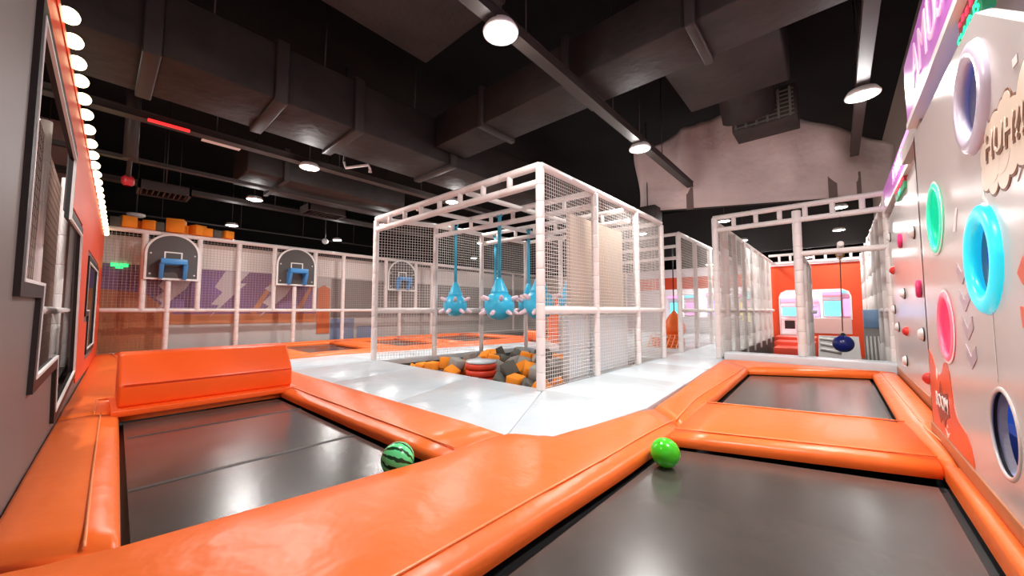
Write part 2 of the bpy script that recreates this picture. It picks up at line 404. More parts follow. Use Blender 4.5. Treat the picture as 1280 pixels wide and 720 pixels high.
def bed(label, poly, z=-.11, seams=()):
    root = thing('trampoline_bed', label, 'trampoline', (poly[0][0], poly[0][1], z - .04))
    big = inset(poly, -.10)
    MB().hexa(inset(poly, .05), z - .012, z).build('jump_mat', BED, root)
    MB().hexa(big, z - .08, z - .05).build('spring_cover', BLACKP, root)
    for a, b in seams:
        a, b = Vector((*a, z)), Vector((*b, z)); d = (b - a).normalized(); nn = Vector((-d.y, d.x, 0))
        MB().obox((a + b) / 2 + Vector((0, 0, .001)), (b - a) / 2, nn * .025, (0, 0, .002)).build('seam', BEDSEAM, root)
    return root
# watermelon-ball trampoline
bed('black trampoline bed at the left, with the watermelon ball on it', [(-2.62, .12), (-2.46, 1.92), (-6.3, 1.87), (-6.3, .2)], seams=[((-5.5, .25), (-5.4, 1.85)), ((-3.9, .2), (-3.85, 1.85))])
bed('large black trampoline bed in the right foreground, with the lime green ball', [(-1.36, -.6), (.57, -.6), (.56, 4.25), (-1.27, 3.70)])
bed('black trampoline bed beyond the right cross pad, beside the climbing holds', [(-1.30, 5.34), (.48, 5.82), (.46, 9.81), (-1.40, 8.8)])
bed('black trampoline bed hidden behind the orange foam block', [(-7.4, .6), (-7.4, 1.9), (-9.9, 1.9), (-9.9, .6)])
strip_pad('edge_pad', 'orange edge pad along the foot of the left wall', [((-3.0, -.34), (-2.75, .12)), ((-4.6, -.30), (-4.5, .16)), ((-6.3, -.25), (-6.3, .2))], True, False)
strip_pad('edge_pad', 'orange edge pad along the left wall past the foam block, under the far window', [((-6.32, -.25), (-6.32, .15)), ((-7.28, -.23), (-7.28, .17)), ((-7.36, -.22), (-7.36, .6)), ((-10.2, -.14), (-10.2, .6)), ((-14.9, -.01), (-14.9, .4))], True, False)
strip_pad('edge_pad', 'wide orange pad running between the two foreground trampolines to the white floor',
          [((-2.90, -.36), (-1.42, -.6)), ((-2.74, .10), (-1.40, .12)), ((-2.46, 1.92), (-1.33, 1.92)), ((-2.42, 2.64), (-1.29, 2.66)), ((-2.05, 2.86), (-1.28, 2.9)), ((-1.72, 4.5), (-1.26, 4.0))], True, False)
strip_pad('edge_pad', 'orange edge pad between the watermelon trampoline and the white floor', [((-2.45, 2.65), (-2.48, 1.93)), ((-5.4, 2.6), (-5.4, 1.88)), ((-8.3, 2.55), (-8.0, 1.87))], True, False)
strip_pad('edge_pad', 'orange edge pad between the white floor and the far right trampoline', [((-1.71, 4.52), (-1.24, 4.03)), ((-1.76, 5.3), (-1.31, 5.34)), ((-2.1, 10.1), (-1.40, 8.85))], True, False)
strip_pad('cross_pad', 'orange cross pad between the two right-hand trampolines', [((-1.29, 5.32), (-1.25, 3.70)), ((.48, 5.80), (.56, 4.36))], True, True)
strip_pad('edge_pad', 'narrow orange pad at the foot of the near white panel with round holes', [((.655, 4.35), (.57, 4.35)), ((.655, -.6), (.57, -.6))], False, False)
strip_pad('edge_pad', 'orange edge pad at the foot of the climbing wall with coloured holds', [((.645, 4.40), (.575, 4.40)), ((.655, 5.44), (.50, 5.5)), ((.80, 5.9), (.48, 5.9)), ((.80, 10.0), (.46, 9.84))], True, False)
strip_pad('edge_pad', 'orange edge pad at the far end of the right trampolines, before the portal', [((-2.08, 10.12), (-1.42, 8.82)), ((.80, 10.12), (.46, 9.83))], True, False)
strip_pad('edge_pad', 'orange pad under the long orange foam block', [((-7.25, .2), (-6.3, .2)), ((-7.25, 1.9), (-6.3, 1.88))], True, True)
# far court by the hoops
strip_pad('edge_pad', 'orange pad bordering the far trampolines along the white floor', [((-10.1, 1.95), (-10.8, 1.95)), ((-10.15, 4.4), (-11.0, 4.4)), ((-9.15, 9.3), (-10.6, 9.3)), ((-8.9, 12.5), (-10.2, 12.5))], True, False)
strip_pad('edge_pad', 'orange pad along the far edge below the basketball hoops', [((-15.25, .35), (-14.5, .35)), ((-15.25, 6), (-14.5, 6)), ((-15.25, 13), (-14.5, 13))], True, False)
ys = [(.35, 3.1), (4.0, 5.9), (6.7, 8.6), (9.4, 12.3)]
fl_ = ['near corner below the exit sign', 'below the second hoop', 'between the second and third hoops', 'below the third hoop']
for (a, b), t in zip(ys, fl_):
    bed('dark trampoline bed of the far court, ' + t, [(-11.0, a), (-10.7, b), (-14.5, b), (-14.5, a)])
for i, (a, b) in enumerate(((3.1, 4.0), (5.9, 6.7), (8.6, 9.4), (12.3, 13))):
    strip_pad('cross_pad', 'orange cross pad in the far court, ' + ['under the first upright of the second hoop', 'under the last upright of the second hoop', 'left of the third hoop', 'right of the third hoop'][i], [((-14.5, a), (-14.5, b)), ((-10.8, a), (-10.7, b))], True, True)

# long orange foam block (bench)
bn = thing('foam_block', 'long orange vinyl foam block with slanted top at the far end of the watermelon trampoline', 'foam block', (-6.8, 1.1, .03))
def prof_block(y0, y1, prof):
    n = len(prof); return MB().add([(x, y0, z) for x, z in prof] + [(x, y1, z) for x, z in prof], [tuple(range(n)), tuple(range(n, 2 * n))[::-1]] + [(i, n + i, n + (i + 1) % n, (i + 1) % n) for i in range(n)])
prof_block(.19, 2.03, [(-6.34, .05), (-6.33, .31), (-6.62, .66), (-7.05, .66), (-7.2, .05)]).build('body', ORANGE_B, bn, bevel=.035, seg=3)
prof_block(.14, 2.06, [(-6.22, -.03), (-6.22, .04), (-6.30, .052), (-7.22, .052), (-7.22, .035)]).build('base_flap', ORANGE_B, bn, bevel=.012)
MB().tube([(-6.318, .24, .315), (-6.318, 1.99, .315)], .007, 6).build('piping', ORANGE_B, bn)

# balls
gb = thing('ball', 'lime green ball resting against the orange pad in the right foreground', 'ball', (-1.13, 3.22, -.11))
MB().sphere((-1.13, 3.22, .005), .118, 32, 20).build('ball_skin', GREENB, gb)
MB().lathe([(.0001, .004), (.007, .003), (.009, 0)], (-1.13 - .02, 3.22 - .06, .005 + .1), 10, (-.2, -.5, .85)).build('valve', GREENB, gb)
mb_ = thing('ball', 'green striped watermelon ball on the left trampoline', 'ball', (-2.66, 1.63, -.11))
o = MB().sphere((0, 0, 0), .128, 32, 20).build('ball_skin', MELON); o.parent = mb_; o.location = (0, 0, .132); o.rotation_euler = (0, .3, .75)
o = MB().lathe([(.0001, .003), (.01, .002), (.012, 0)], (0, 0, .127), 10).build('valve', GREENB); o.parent = mb_; o.location = (0, 0, .132); o.rotation_euler = (.2, .9, 2.2)

# ================================================================== FOAM PIT CAGE
HT = 3.46
cage = thing('net_cage', 'large white padded net cage over the foam pit in the middle', 'play cage', (-3.38, 4.47, 0))
Lp = [(-8.45, 4.47), (-7.95, 5.9), (-7.85, 7.5), (-7.72, 9.4)]
Rp = [(-3.38, 4.47), (-3.36, 6.15), (-3.35, 8.02), (-3.34, 9.6)]
for (x, y) in Lp: post(cage, x, y, 0, HT - .05, .066)
for (x, y) in Rp: post(cage, x, y, 0, HT - .05, .068)
for (x, y) in ((-6.4, 9.5), (-4.9, 9.55)): post(cage, x, y, 0, HT - .05, .06)
def path_rails(pts, z, r=.062):
    for a, b in zip(pts, pts[1:]): rail(cage, (*a, z), (*b, z), r)
path_rails(Rp, HT); path_rails(Lp, HT); path_rails(Rp, 1.2); path_rails(Lp, 1.2)
rail(cage, (*Lp[3], HT), (*Rp[3], HT)); rail(cage, (*Lp[3], 1.2), (*Rp[3], 1.2))
def truss(parent, a, b, z1, z0, n, r=.058):
    rail(parent, (*a, z1), (*b, z1), r, 'truss_bar'); rail(parent, (*a, z0), (*b, z0), r, 'truss_bar')
    for i in range(1, n):
        p = lerp(a, b, i / n)
        MB().tube([(*p, z0), (*p, z1)], r * .8, 10).build('truss_strut', FOAMW, parent)
truss(cage, Lp[0], Rp[0], HT, 3.19, 8, .064)
truss(cage, Lp[1], Rp[1], HT - .02, 3.18, 7, .058)
truss(cage, Lp[2], (-3.35, 7.7), HT - .02, 3.18, 7, .058)
for t in (.34, .66):
    a, b = lerp(Lp[0], Rp[0], t), lerp(Lp[3], Rp[3], t); rail(cage, (*a, 3.40), (*b, 3.40), .05)
for a, b in zip(Rp, Rp[1:]):
    L = math.dist(a, b); u = ((b[0] - a[0]) / L, (b[1] - a[1]) / L, 0)
    netp(cage, (*a, .02), u, (0, 0, 1), L, HT - .06)
for a, b in zip(Lp, Lp[1:]):
    L = math.dist(a, b); u = ((b[0] - a[0]) / L, (b[1] - a[1]) / L, 0)
    netp(cage, (*a, .02), u, (0, 0, 1), L, HT - .06, .07, .004)
netp(cage, (-7.72, 9.4, .02), (1, .045, 0), (0, 0, 1), 4.38, HT - .06, .08, .004)

# padded column standing in the cage behind the net
pc = thing('padded_partition', 'partition behind the cage net, beige above and white padded below', 'partition', (-3.55, 6.6, -.6))
MB().box(-3.62, -3.52, 5.55, 7.7, 1.14, 2.95).build('upper_cladding', BEIGE, pc, bevel=.02)
MB().box(-3.62, -3.47, 5.40, 6.12, -.6, 1.12).build('pad', WHITEMAT, pc, bevel=.03, seg=3)
MB().box(-3.62, -3.47, 6.2, 7.78, -.6, 1.12).build('pad', WHITEMAT, pc, bevel=.03, seg=3)

# hanging spiky balls
def spiky(x, y, zc, r, ztop, label):
    t = thing('hanging_spiky_ball', label, 'punch ball', (x, y, zc - r), 'hanging spiky balls in the cage')
    MB().sphere((x, y, zc), r, 28, 16, .96).build('ball_body', CYAN, t)
    MB().lathe([(r * .56, 0), (r * .60, .02), (r * .56, .06), (r * .22, .32), (r * .14, .36), (.0001, .365)], (x, y, zc + r * .78), 20).build('cone_top', CYAN, t)
    MB().box(x - .05, x + .05, y - .012, y + .012, zc + r * .78 + .35, ztop).build('strap', TEAL, t, bevel=.006)
    MB().tube([(x - .07, y, ztop - .02), (x - .06, y, ztop + .07), (x + .06, y, ztop + .07), (x + .07, y, ztop - .02)], .018, 8).build('knot', TEAL, t)
    for ring, (el, n) in enumerate(((.42, 6), (-.42, 6))):
        for k in range(n):
            a = 2 * PI * (k + .5 * ring) / n + .35
            d = Vector((math.cos(a) * math.cos(el), math.sin(a) * math.cos(el), math.sin(el)))
            p = Vector((x, y, zc)) + d * r * .93
            MB().tube([p, p + d * .06, p + d * .13, p + d * .165, p + d * .18], [.05, .048, .042, .028, .008], 10).build('spike', PINKW, t)
spiky(-7.24, 6.0, 1.33, .30, 3.36, 'cyan spiky ball hanging in front row, leftmost of its row by the left net')
spiky(-5.70, 6.0, 1.31, .345, 3.36, 'cyan spiky ball hanging in front row, middle one with the brightest strap')
spiky(-4.60, 6.05, 1.32, .32, 3.36, 'cyan spiky ball partly hidden behind the cage corner post')
spiky(-7.34, 7.55, 1.36, .28, 3.36, 'cyan spiky ball of the back row, mostly hidden behind the middle front one')
spiky(-6.14, 7.6, 1.34, .28, 3.36, 'cyan spiky ball of the back row, darker one left of the corner post')
spiky(-4.95, 7.7, 1.42, .27, 3.36, 'cyan spiky ball of the back row, seen through the net right of the corner post')

# red round drum stack in the pit
dr = thing('foam_drum', 'round red foam drum with pale top standing in the foam pit', 'foam drum', (-5.55, 5.30, -.58))
dx, dy = -5.55, 5.30; DZ = .12
for i, (z0, z1) in enumerate(((-.58, -.15), (-.14, -.01), (0, .12))):
    MB().lathe([(.0001, z0), (.29, z0), (.32, z0 + .02), (.32, z1 - .02), (.29, z1), (.0001, z1)], (dx, dy, 0), 28).build('ring', RED, dr)
MB().lathe([(.0001, .12), (.30, .12), (.32, .14), (.31, .17), (.0001, .19)], (dx, dy, 0), 28).build('top_cushion', WHITEMAT, dr, label='pale cream top cushion')

# foam cubes
def cube_mesh(m, s, nm):
    o = MB().box(-s, s, -s, s, -s, s).build('foam_cube', m, bevel=.012, seg=1); return o
protos = {}
CUBE_LABEL = {'o': 'orange foam cube among the pile in the foam pit', 'g': 'dark grey foam cube among the pile in the foam pit', 'l': 'light grey foam cube among the pile in the foam pit'}
CUBE_GROUP = {'o': 'orange foam cubes in the pit', 'g': 'dark grey foam cubes in the pit', 'l': 'light grey foam cubes in the pit'}
CM = {'o': FOAM_O, 'g': FOAM_G, 'l': FOAM_L}
def fcube(kind, s, loc, rot, label=None, group=None):
    key = (kind, s)
    if key not in protos: o = cube_mesh(CM[kind], s, key); protos[key] = o
    else: o = protos[key].copy(); col.objects.link(o)
    o.location = loc; o.rotation_euler = rot
    o['label'] = label or CUBE_LABEL[kind]; o['category'] = 'foam cube'
    g = group if group is not None else (None if label else CUBE_GROUP[kind])
    if 'group' in o: del o['group']
    if g: o['group'] = g
    return o
placed = []
def rrot(a=.5): return (R.uniform(-a, a), R.uniform(-a, a), R.uniform(0, PI))
def blocked(x, y):
    if math.hypot(x - dx, y - dy) < .56: return True
    dd = math.hypot(dx, dy); al = (x * dx + y * dy) / dd; pe = abs(x * dy - y * dx) / dd
    if al < dd and pe < .42: return True
    if x > -3.95 and 5.1 < y < 8.0: return True
    return False
# salient ones
sal = [('o', (-6.62, 4.86, -.05), (.05, 0, .1), 'orange foam cube at the front left of the pit, right one of the touching pair'),
       ('o', (-6.93, 4.84, -.10), (.05, .1, .05), 'orange foam cube at the front left of the pit, left one of the touching pair'),
       ('o', (-6.2, 5.35, -.06), (.5, .4, .5), 'tilted orange foam cube between the touching pair and the red drum'),
       ('o', (-5.95, 4.84, -.10), (.35, .5, .3), 'orange foam cube tilted at the pit edge just left of the red drum'),
       ('o', (-4.22, 4.86, -.06), (.1, .15, .1), 'orange foam cube at the front edge of the pit left of the corner post'),
       ('o', (-4.28, 5.32, .08), (.5, .3, .9), 'orange foam cube lying on the pile behind the front edge cube'),
       ('o', (-3.62, 4.80, -.08), (.3, .7, .2), 'orange foam cube beside the foot of the cage corner post'),
       ('g', (-4.62, 4.86, -.10), (.4, .5, .7), 'dark grey foam cube leaning at the front edge right of the red drum'),
       ('g', (-3.93, 4.84, -.12), (.2, .5, .9), 'dark grey foam cube at the front edge just left of the corner post'),
       ('l', (-4.05, 5.85, .12), (.6, .3, .4), 'light grey foam cube standing high on the pile left of the corner post'),
       ('l', (-4.95, 6.45, .05), (.4, .5, 1.0), 'light grey foam cube on the pile behind the red drum'),
       ('g', (-6.42, 4.86, -.24), (.3, .2, .6), 'dark grey foam cube at the front edge left of the tilted orange ones')]
for k, p, r_, lab in sal:
    fcube(k, .128, p, r_, lab); placed.append(p)
tries = 0; cnt = 0
while cnt < 190 and tries < 12000:
    tries += 1
    x = R.uniform(-8.05, -3.62); y = R.uniform(4.78, 9.1)
    if x < -8.05 + (y - 4.5) * .12 or blocked(x, y): continue
    hgt = -.36 + .10 * max(0, 1 - abs(x + 4.8) / 1.6)
    z = hgt + R.uniform(-.04, .06)
    if any(math.dist((x, y, z), q) < .285 for q in placed): continue
    k = R.choices('ogl', (.33, .42, .25))[0]
    fcube(k, .125, (x, y, z), rrot(.45)); placed.append((x, y, z)); cnt += 1
tries = 0; cnt = 0
while cnt < 50 and tries < 4000:
    tries += 1
    x = R.gauss(-4.9, .75); y = R.uniform(4.85, 7.6)
    if not -6.6 < x < -3.62 or blocked(x, y): continue
    z = -.02 + R.uniform(-.06, .14)
    if any(math.dist((x, y, z), q) < .275 for q in placed): continue
    k = R.choices('ogl', (.38, .38, .24))[0]
    fcube(k, .125, (x, y, z), rrot(.6)); placed.append((x, y, z)); cnt += 1
# cubes seen through the right net
for i, (k, p) in enumerate((('o', (-3.62, 5.12, .02)), ('o', (-3.75, 5.30, -.20)), ('g', (-3.72, 5.12, -.34)))):
    fcube(k, .13, p, rrot(.7), ['orange foam cube against the net right of the corner post', 'second orange foam cube behind the net right of the corner post, lower', 'dark grey foam cube low against the net by the white padded column'][i])

ORD = ['first', 'second', 'third', 'fourth', 'fifth', 'sixth', 'seventh', 'eighth', 'ninth', 'tenth', 'eleventh', 'twelfth', 'thirteenth', 'fourteenth', 'fifteenth', 'sixteenth', 'seventeenth', 'eighteenth', 'nineteenth', 'twentieth', 'twenty-first', 'twenty-second', 'twenty-third', 'twenty-fourth', 'twenty-fifth']
rows = {}
for o in col.objects:
    if o.get('category') == 'foam cube' and o['label'] in CUBE_LABEL.values():
        k = [c for c in CUBE_LABEL if CUBE_LABEL[c] == o['label']][0]; rows.setdefault((int((o.location.y - 4.7) / .5), k), []).append(o)
for (b, k), lst in rows.items():
    lst.sort(key=lambda o: o.location.x / o.location.y)
    cname = {'o': 'orange', 'g': 'dark grey', 'l': 'light grey'}[k]
    for i, o in enumerate(lst): o['label'] = f"{cname} foam cube, {ORD[i]} {cname} from the left, {ORD[b]} row of the pit"
# ================================================================== BACK WALL: net wall, mural, hoops
mural = struct(MB().box(-16.25, -16.0, -.3, 21, -.3, 3.45), 'wall_mural', MUR_G)
def print_on(name, pts, x, m, parent, th=.006):      # polygon of (y,z) on a wall facing +x
    return plate(pts, [], (x, 0, 0), (0, 1, 0), (0, 0, 1), (1, 0, 0), th, name, m, parent)
def rect(a, b, c, d): return [(a, c), (b, c), (b, d), (a, d)]
print_on('white_band', rect(-.3, 21, 2.59, 3.44), -15.985, MUR_W, mural)
print_on('purple_field', rect(-.3, 5.92, 1.05, 2.59), -15.985, MUR_P, mural)
print_on('brown_field', [(-.3, -.3), (1.4, -.3), (1.4, .75), (5.92, .72), (5.92, 1.08), (1.6, 1.08), (.9, 1.75), (-.3, 1.85)], -15.98, MUR_B, mural)
for pts in ([(2.89, 2.57), (3.59, 2.58), (3.29, 2.17), (3.52, 2.18), (3.06, 1.64), (2.5, .95), (2.75, 1.39), (2.53, 1.4), (2.83, 1.83), (2.61, 2.0)],
            [(1.37, 2.25), (2.04, 2.3), (1.87, 1.91), (1.41, 1.39), (1.07, .98), (1.33, 1.44), (1.15, 1.59), (1.36, 1.81), (1.22, 1.98)],
            [(4.47, 2.32), (5.09, 2.29), (4.79, 1.78), (4.36, 1.34), (3.91, .93), (4.23, 1.36), (4.03, 1.49), (4.34, 1.85), (4.08, 2.02)]):
    print_on('lightning_bolt_print', pts, -15.97, MUR_L, mural)
for y, wd in ((3.75, .55), (5.2, .5)):
    print_on('orange_streak', [(y - .1, 1.1), (y + wd, 2.3), (y + wd, 2.05), (y + .1, 1.1)], -15.972, MUR_B, mural)
print_on('orange_door_print', [(5.95, .25), (6.45, .25), (6.45, 2.1), (6.2, 2.25), (5.95, 2.1)], -15.97, MUR_O, mural)
print_on('blue_grey_field', rect(6.5, 7.5, -.2, .85), -15.97, BLUEPAD, mural)
print_on('blue_grey_field', rect(7.65, 8.6, -.2, .5), -15.97, BLUEPAD, mural)
print_on('brown_grey_field', rect(6.5, 21, .9, 2.55), -15.98, mat('mural_taupe', (.24, .205, .19), .6, .2), mural)
XB = -15.4
bnw = thing('net_wall', 'long white padded net wall along the back, carrying the basketball hoops', 'net wall', (XB, 8, -.1))
full = [3.14, 6.73, 11.2, 14.6, 17.5]
for y in full: post(bnw, XB, y, -.1, 3.5, .072, .24)
for y in (.83, 2.09, 4.21, 5.62, 8.68, 10.25): post(bnw, XB, y, 1.2, 3.5, .072, .24)
for y in (1.38, 4.9, 9.4): post(bnw, XB, y, -.1, 2.12, .072, .24)
rail(bnw, (XB, -.02, 1.2), (XB, 19.9, 1.2), .062, seg=1.2); rail(bnw, (XB, -.02, 3.55), (XB, 19.9, 3.55), .07, seg=1.2); rail(bnw, (XB, -.02, -.06), (XB, 19.9, -.06), .05)
yy = [-.02, 3.14, 6.73, 11.2, 14.6, 19.9]
for a, b in zip(yy, yy[1:]): netp(bnw, (XB, a, 1.2), (0, 1, 0), (0, 0, 1), b - a, 2.3, .085, .004, NETG)
netp(bnw, (XB, -.02, -.05), (0, 1, 0), (0, 0, 1), 1.4, 1.25, .085, .004, mat('rust_net_cord', (.35, .17, .10), .7, .2))
netp(bnw, (XB, 6.73, -.05), (0, 1, 0), (0, 0, 1), 13.1, 1.25, .085, .004, NETG)
def hoop(y0, y1, label):
    yc = (y0 + y1) / 2; hw = (y1 - y0) / 2; x = XB + .09
    t = thing('basketball_hoop', label, 'basketball hoop', (x, yc, 2.12), 'basketball hoops on the back net wall')
    zs = 3.56 - hw * 1.0; out = [(y0, 2.13), (y1, 2.13), (y1, zs - .02)] + [(yc + hw * math.cos(a), zs + hw * math.sin(a)) for a in [PI * i / 20 for i in range(1, 20)]] + [(y0, zs - .02)]
    plate(out, [], (x + .02, 0, 0), (0, 1, 0), (0, 0, 1), (1, 0, 0), .03, 'backboard', BOARD, t)
    plate(out, [inset(out, .055)], (x + .035, 0, 0), (0, 1, 0), (0, 0, 1), (1, 0, 0), .06, 'white_rim', WHITEP, t)
    sq = rect(yc - .21, yc + .21, 2.66, 3.0)
    plate(sq, [inset(sq, .035)], (x + .026, 0, 0), (0, 1, 0), (0, 0, 1), (1, 0, 0), .008, 'target_square', WHITEP, t)
    m = MB(); m.box(x + .32, x + .36, yc - .30, yc + .30, 2.60, 2.76)
    m.box(x + .02, x + .34, yc - .30, yc - .25, 2.60, 2.76).box(x + .02, x + .34, yc + .25, yc + .30, 2.60, 2.76); m.box(x + .02, x + .05, yc - .3, yc + .3, 2.60, 2.76)
    m.build('rim', BLUE, t, bevel=.012)
    for sgn in (-1, 1):
        ya = yc + sgn * .27
        MB().add([(x + .02, ya - .05, 2.16), (x + .02, ya + .05, 2.16), (x + .02, ya + .05, 2.62), (x + .02, ya - .05, 2.62), (x + .12, ya - .05, 2.16), (x + .12, ya + .05, 2.16), (x + .34, ya + .05, 2.62), (x + .34, ya - .05, 2.62)],
                 [(0, 1, 2, 3), (4, 5, 6, 7), (0, 1, 5, 4), (1, 2, 6, 5), (2, 3, 7, 6), (3, 0, 4, 7)]).build('bracket', BLUE, t, bevel=.008)
    for a in (-1, 1):
        for z in (2.3, 2.92):
            MB().lathe([(.0001, .02), (.022, .014), (.026, 0)], (x + .02, yc + a * hw * .80, z), 10, (1, 0, 0)).build('bolt', WHITEP, t)
hoop(.83, 2.09, 'arched dark backboard with blue rim, nearest hoop right of the green exit sign')
hoop(4.25, 5.60, 'arched dark backboard with blue rim, second hoop from the left wall')
hoop(8.70, 10.20, 'arched dark backboard with blue rim, seen through the cage net')
ex = thing('exit_sign', 'small green lit exit sign on the mural behind the back net', 'exit sign', (-15.96, .35, 2.48))
MB().box(-15.985, -15.93, .17, .53, 2.50, 2.60).build('light_panel', GREENL, ex)
MB().box(-15.985, -15.93, .27, .43, 2.45, 2.50).build('arrow_panel', GREENL, ex)
text('EXIT', .075, frame_m((-15.927, .35, 2.55), (0, 1, 0), (0, 0, 1), (1, 0, 0)), .002, 'sign_letters', WHITEP, ex)
tops = [('g', .24, .13, 'light grey foam cube on top of the back net wall, left end'), ('o', .45, .16, 'orange foam cube on the back net wall, first orange from the left'),
        ('o', .92, .14, 'flat lying orange foam cube on the net wall left of the nearest hoop top'), ('o', .70, .13, 'orange foam cube tucked behind the second from the left, net wall top'), ('g', 1.12, .13, 'dark grey foam cube on the net wall over the nearest hoop'),
        ('o', 1.50, .21, 'tallest orange foam cube above the nearest hoop'), ('o', 1.80, .15, 'orange foam cube leaning behind the tallest one, net wall top'), ('o', 2.02, .16, 'orange foam cube with pale front, right of the tallest one'),
        ('o', 2.26, .13, 'small orange foam cube beside the grey one, net wall top'), ('g', 2.48, .12, 'grey foam cube on the net wall right of the nearest hoop'), ('o', 2.80, .13, 'lone yellow orange foam cube farthest right on the net wall')]
for k, y, s, lab in tops:
    back = lab.endswith('net wall top') and 'behind' in lab
    fcube(k, s, (XB - (.25 if back else .0), y, 3.62 + s), (0, 0, R.uniform(-.5, .5)), lab, group='foam cubes on top of the back net wall')

# ================================================================== SECOND CAGE, PASSAGE, PORTAL CORRIDOR
c2 = thing('net_cage', 'white padded net cage behind the first one, between it and the portal', 'play cage', (-3.4, 11.2, 0))
for y in (11.2, 12.85, 14.7, 16.7, 19.0): post(c2, -3.4, y, 0, 3.46, .07, .3)
rail(c2, (-3.4, 11.2, HT), (-3.4, 19, HT)); rail(c2, (-3.4, 11.2, 1.2), (-3.4, 19, 1.2))
netp(c2, (-3.4, 11.2, 0), (0, 1, 0), (0, 0, 1), 7.8, HT, .08, .0045)
for z in (3.46, 3.1, 2.75): rail(c2, (-3.4, 11.25, z), (-6.6, 11.25, z), .05)
post(c2, -6.6, 11.25, 0, 3.46, .07, .3)

pt = thing('entrance_portal', 'white padded portal frame with ladder beam at the mouth of the corridor', 'play structure', (-.6, 10.42, 0))
PY = 10.42
post(pt, -2.26, PY, 0, 3.57, .075, .27); post(pt, -.60, PY, .18, 3.46, .085, .27); post(pt, .84, PY, .18, 3.57, .07, .27)
truss(pt, (-2.30, PY), (.95, PY), 3.57, 3.25, 7, .062)
rail(pt, (-.60, PY, 2.47), (.84, PY, 2.47), .06)
rail(pt, (-2.26, 10.46, HT), (-2.2, 20.8, HT), .06); rail(pt, (-2.26, 10.46, 1.2), (-2.2, 20.8, 1.2), .06)
rail(pt, (.84, 10.46, HT), (.84, 20.8, 3.3), .06); rail(pt, (.84, 10.46, 1.2), (.84, 13, 1.2), .06)
for i, y in enumerate((11.2, 12.5, 13.9, 15.3, 16.7, 18.1, 19.5)):
    rail(pt, (-2.22, y, -.2), (-2.22, y, HT), .10 if i == 0 else .07, 'pillar', seg=.6)
    rail(pt, (.86, y + .3, -.2), (.86, y + .3, HT), .09, 'pillar', seg=.6)
netp(pt, (-2.24, 10.5, 0), (0, 1, 0), (0, 0, 1), 10.3, HT, .08, .005)
netp(pt, (.88, 10.5, 1.2), (0, 1, 0), (0, 0, 1), 10.3, 2.2, .08, .005)
for y in (11.6, 12.6, 13.6): rail(pt, (-.56, y, -.2), (-.56, y, 2.5), .06, 'pillar', seg=.5)
rail(pt, (-.56, PY, 2.44), (-.56, 13.7, 2.44), .06)
rail(pt, (-.58, 13.0, 1.16), (-.40, 13.0, 1.16), .05)
rail(pt, (.12, PY, 2.62), (.12, 13.2, 2.62), .06)
# raised white sill before the pit
sl = tag(MB().box(-2.1, .86, 10.16, 10.62, -.12, .18).build('sill_pad', WHITEMAT, bevel=.03, seg=3), 'raised white vinyl sill across the mouth of the corridor pit', 'pad')
# side padding of the corridor
struct(MB().box(.9, 1.0, 10.4, 21, -.8, 3.4), 'wall_corridor', CORRG)
struct(MB().box(-2.3, -2.2, 10.65, 20.8, -.8, -.02).box(-2.2, .9, 10.62, 10.75, -.8, .1), 'trim_3', PITGREY)
struct(MB().box(-2.3, 1.0, 10.6, 20.9, -.85, -.75), 'trim_4', PITGREY)
st = thing('foam_steps', 'orange foam steps at the far end of the corridor pit', 'steps', (-1.3, 17, -.75))
for i, (y, z) in enumerate(((16.0, -.11), (17.2, .02), (18.4, .14))):
    MB().box(-1.74 - .1 * i, -.62, y, y + 1.19, -.75, z).build('step', RED if i < 3 else ORANGE, st, bevel=.03)
rp = thing('grey_ramp', 'grey padded slope with three white bars behind the navy ball', 'ramp', (0, 14, -.75))
MB().add([(-.44, 13, -.75), (.46, 13, -.75), (.46, 15, .42), (-.46, 15, .42), (-.46, 15, -.75), (.46, 15, -.75)], [(0, 1, 2, 3), (3, 2, 5, 4), (0, 3, 4), (1, 5, 2), (0, 4, 5, 1)]).build('slope', CORRG, rp)
for t, a, b in ((.66, -.40, .05), (.78, -.40, .05), (.90, -.42, .3)):
    y = 13 + 2 * t; z = -.75 + 1.17 * t
    MB().tube([(a, y, z + .04), (b, y - .12, z - .03)], .035, 8).build('white_bar', WHITEP, rp)
sp_ = thing('striped_pad', 'blue and grey padded panel with white vertical stripes at the right of the corridor', 'pad', (.72, 13, -.75))
MB().box(.50, .90, 13.0, 13.12, .75, 1.22).build('blue_top', mat('sky_blue_vinyl', (.24, .42, .66), .4, .4), sp_, bevel=.02)
MB().box(.50, .90, 13.0, 13.12, -.75, .75).build('grey_pad', CORRG, sp_, bevel=.02)
for i in range(4): MB().tube([(.56 + i * .075, 12.985, -.4), (.55 + i * .07, 12.985, .55)], .016, 8).build('stripe', WHITEP, sp_)
hb = thing('wrecking_ball', 'navy blue ball hanging on a rope in the corridor', 'punch ball', (.09, 12.2, .12))
MB().sphere((.09, 12.2, .38), .21, 28, 16).build('ball_body', NAVY, hb)
MB().lathe([(.07, 0), (.05, .06), (.02, .09), (.0001, .09)], (.09, 12.2, .56), 14).build('collar', BLACKP, hb)
MB().tube([(.09, 12.2, .68), (.115, 12.2, 2.58)], .012, 8).build('rope', mat('brown_rope', (.25, .12, .07), .8, .1), hb)
MB().torus((.12, 12.2, 2.60), .075, .015, (0, 1, 0), 16, 6).build('hanger', mat('brass', (.6, .4, .1), .4, .5, 1), hb)

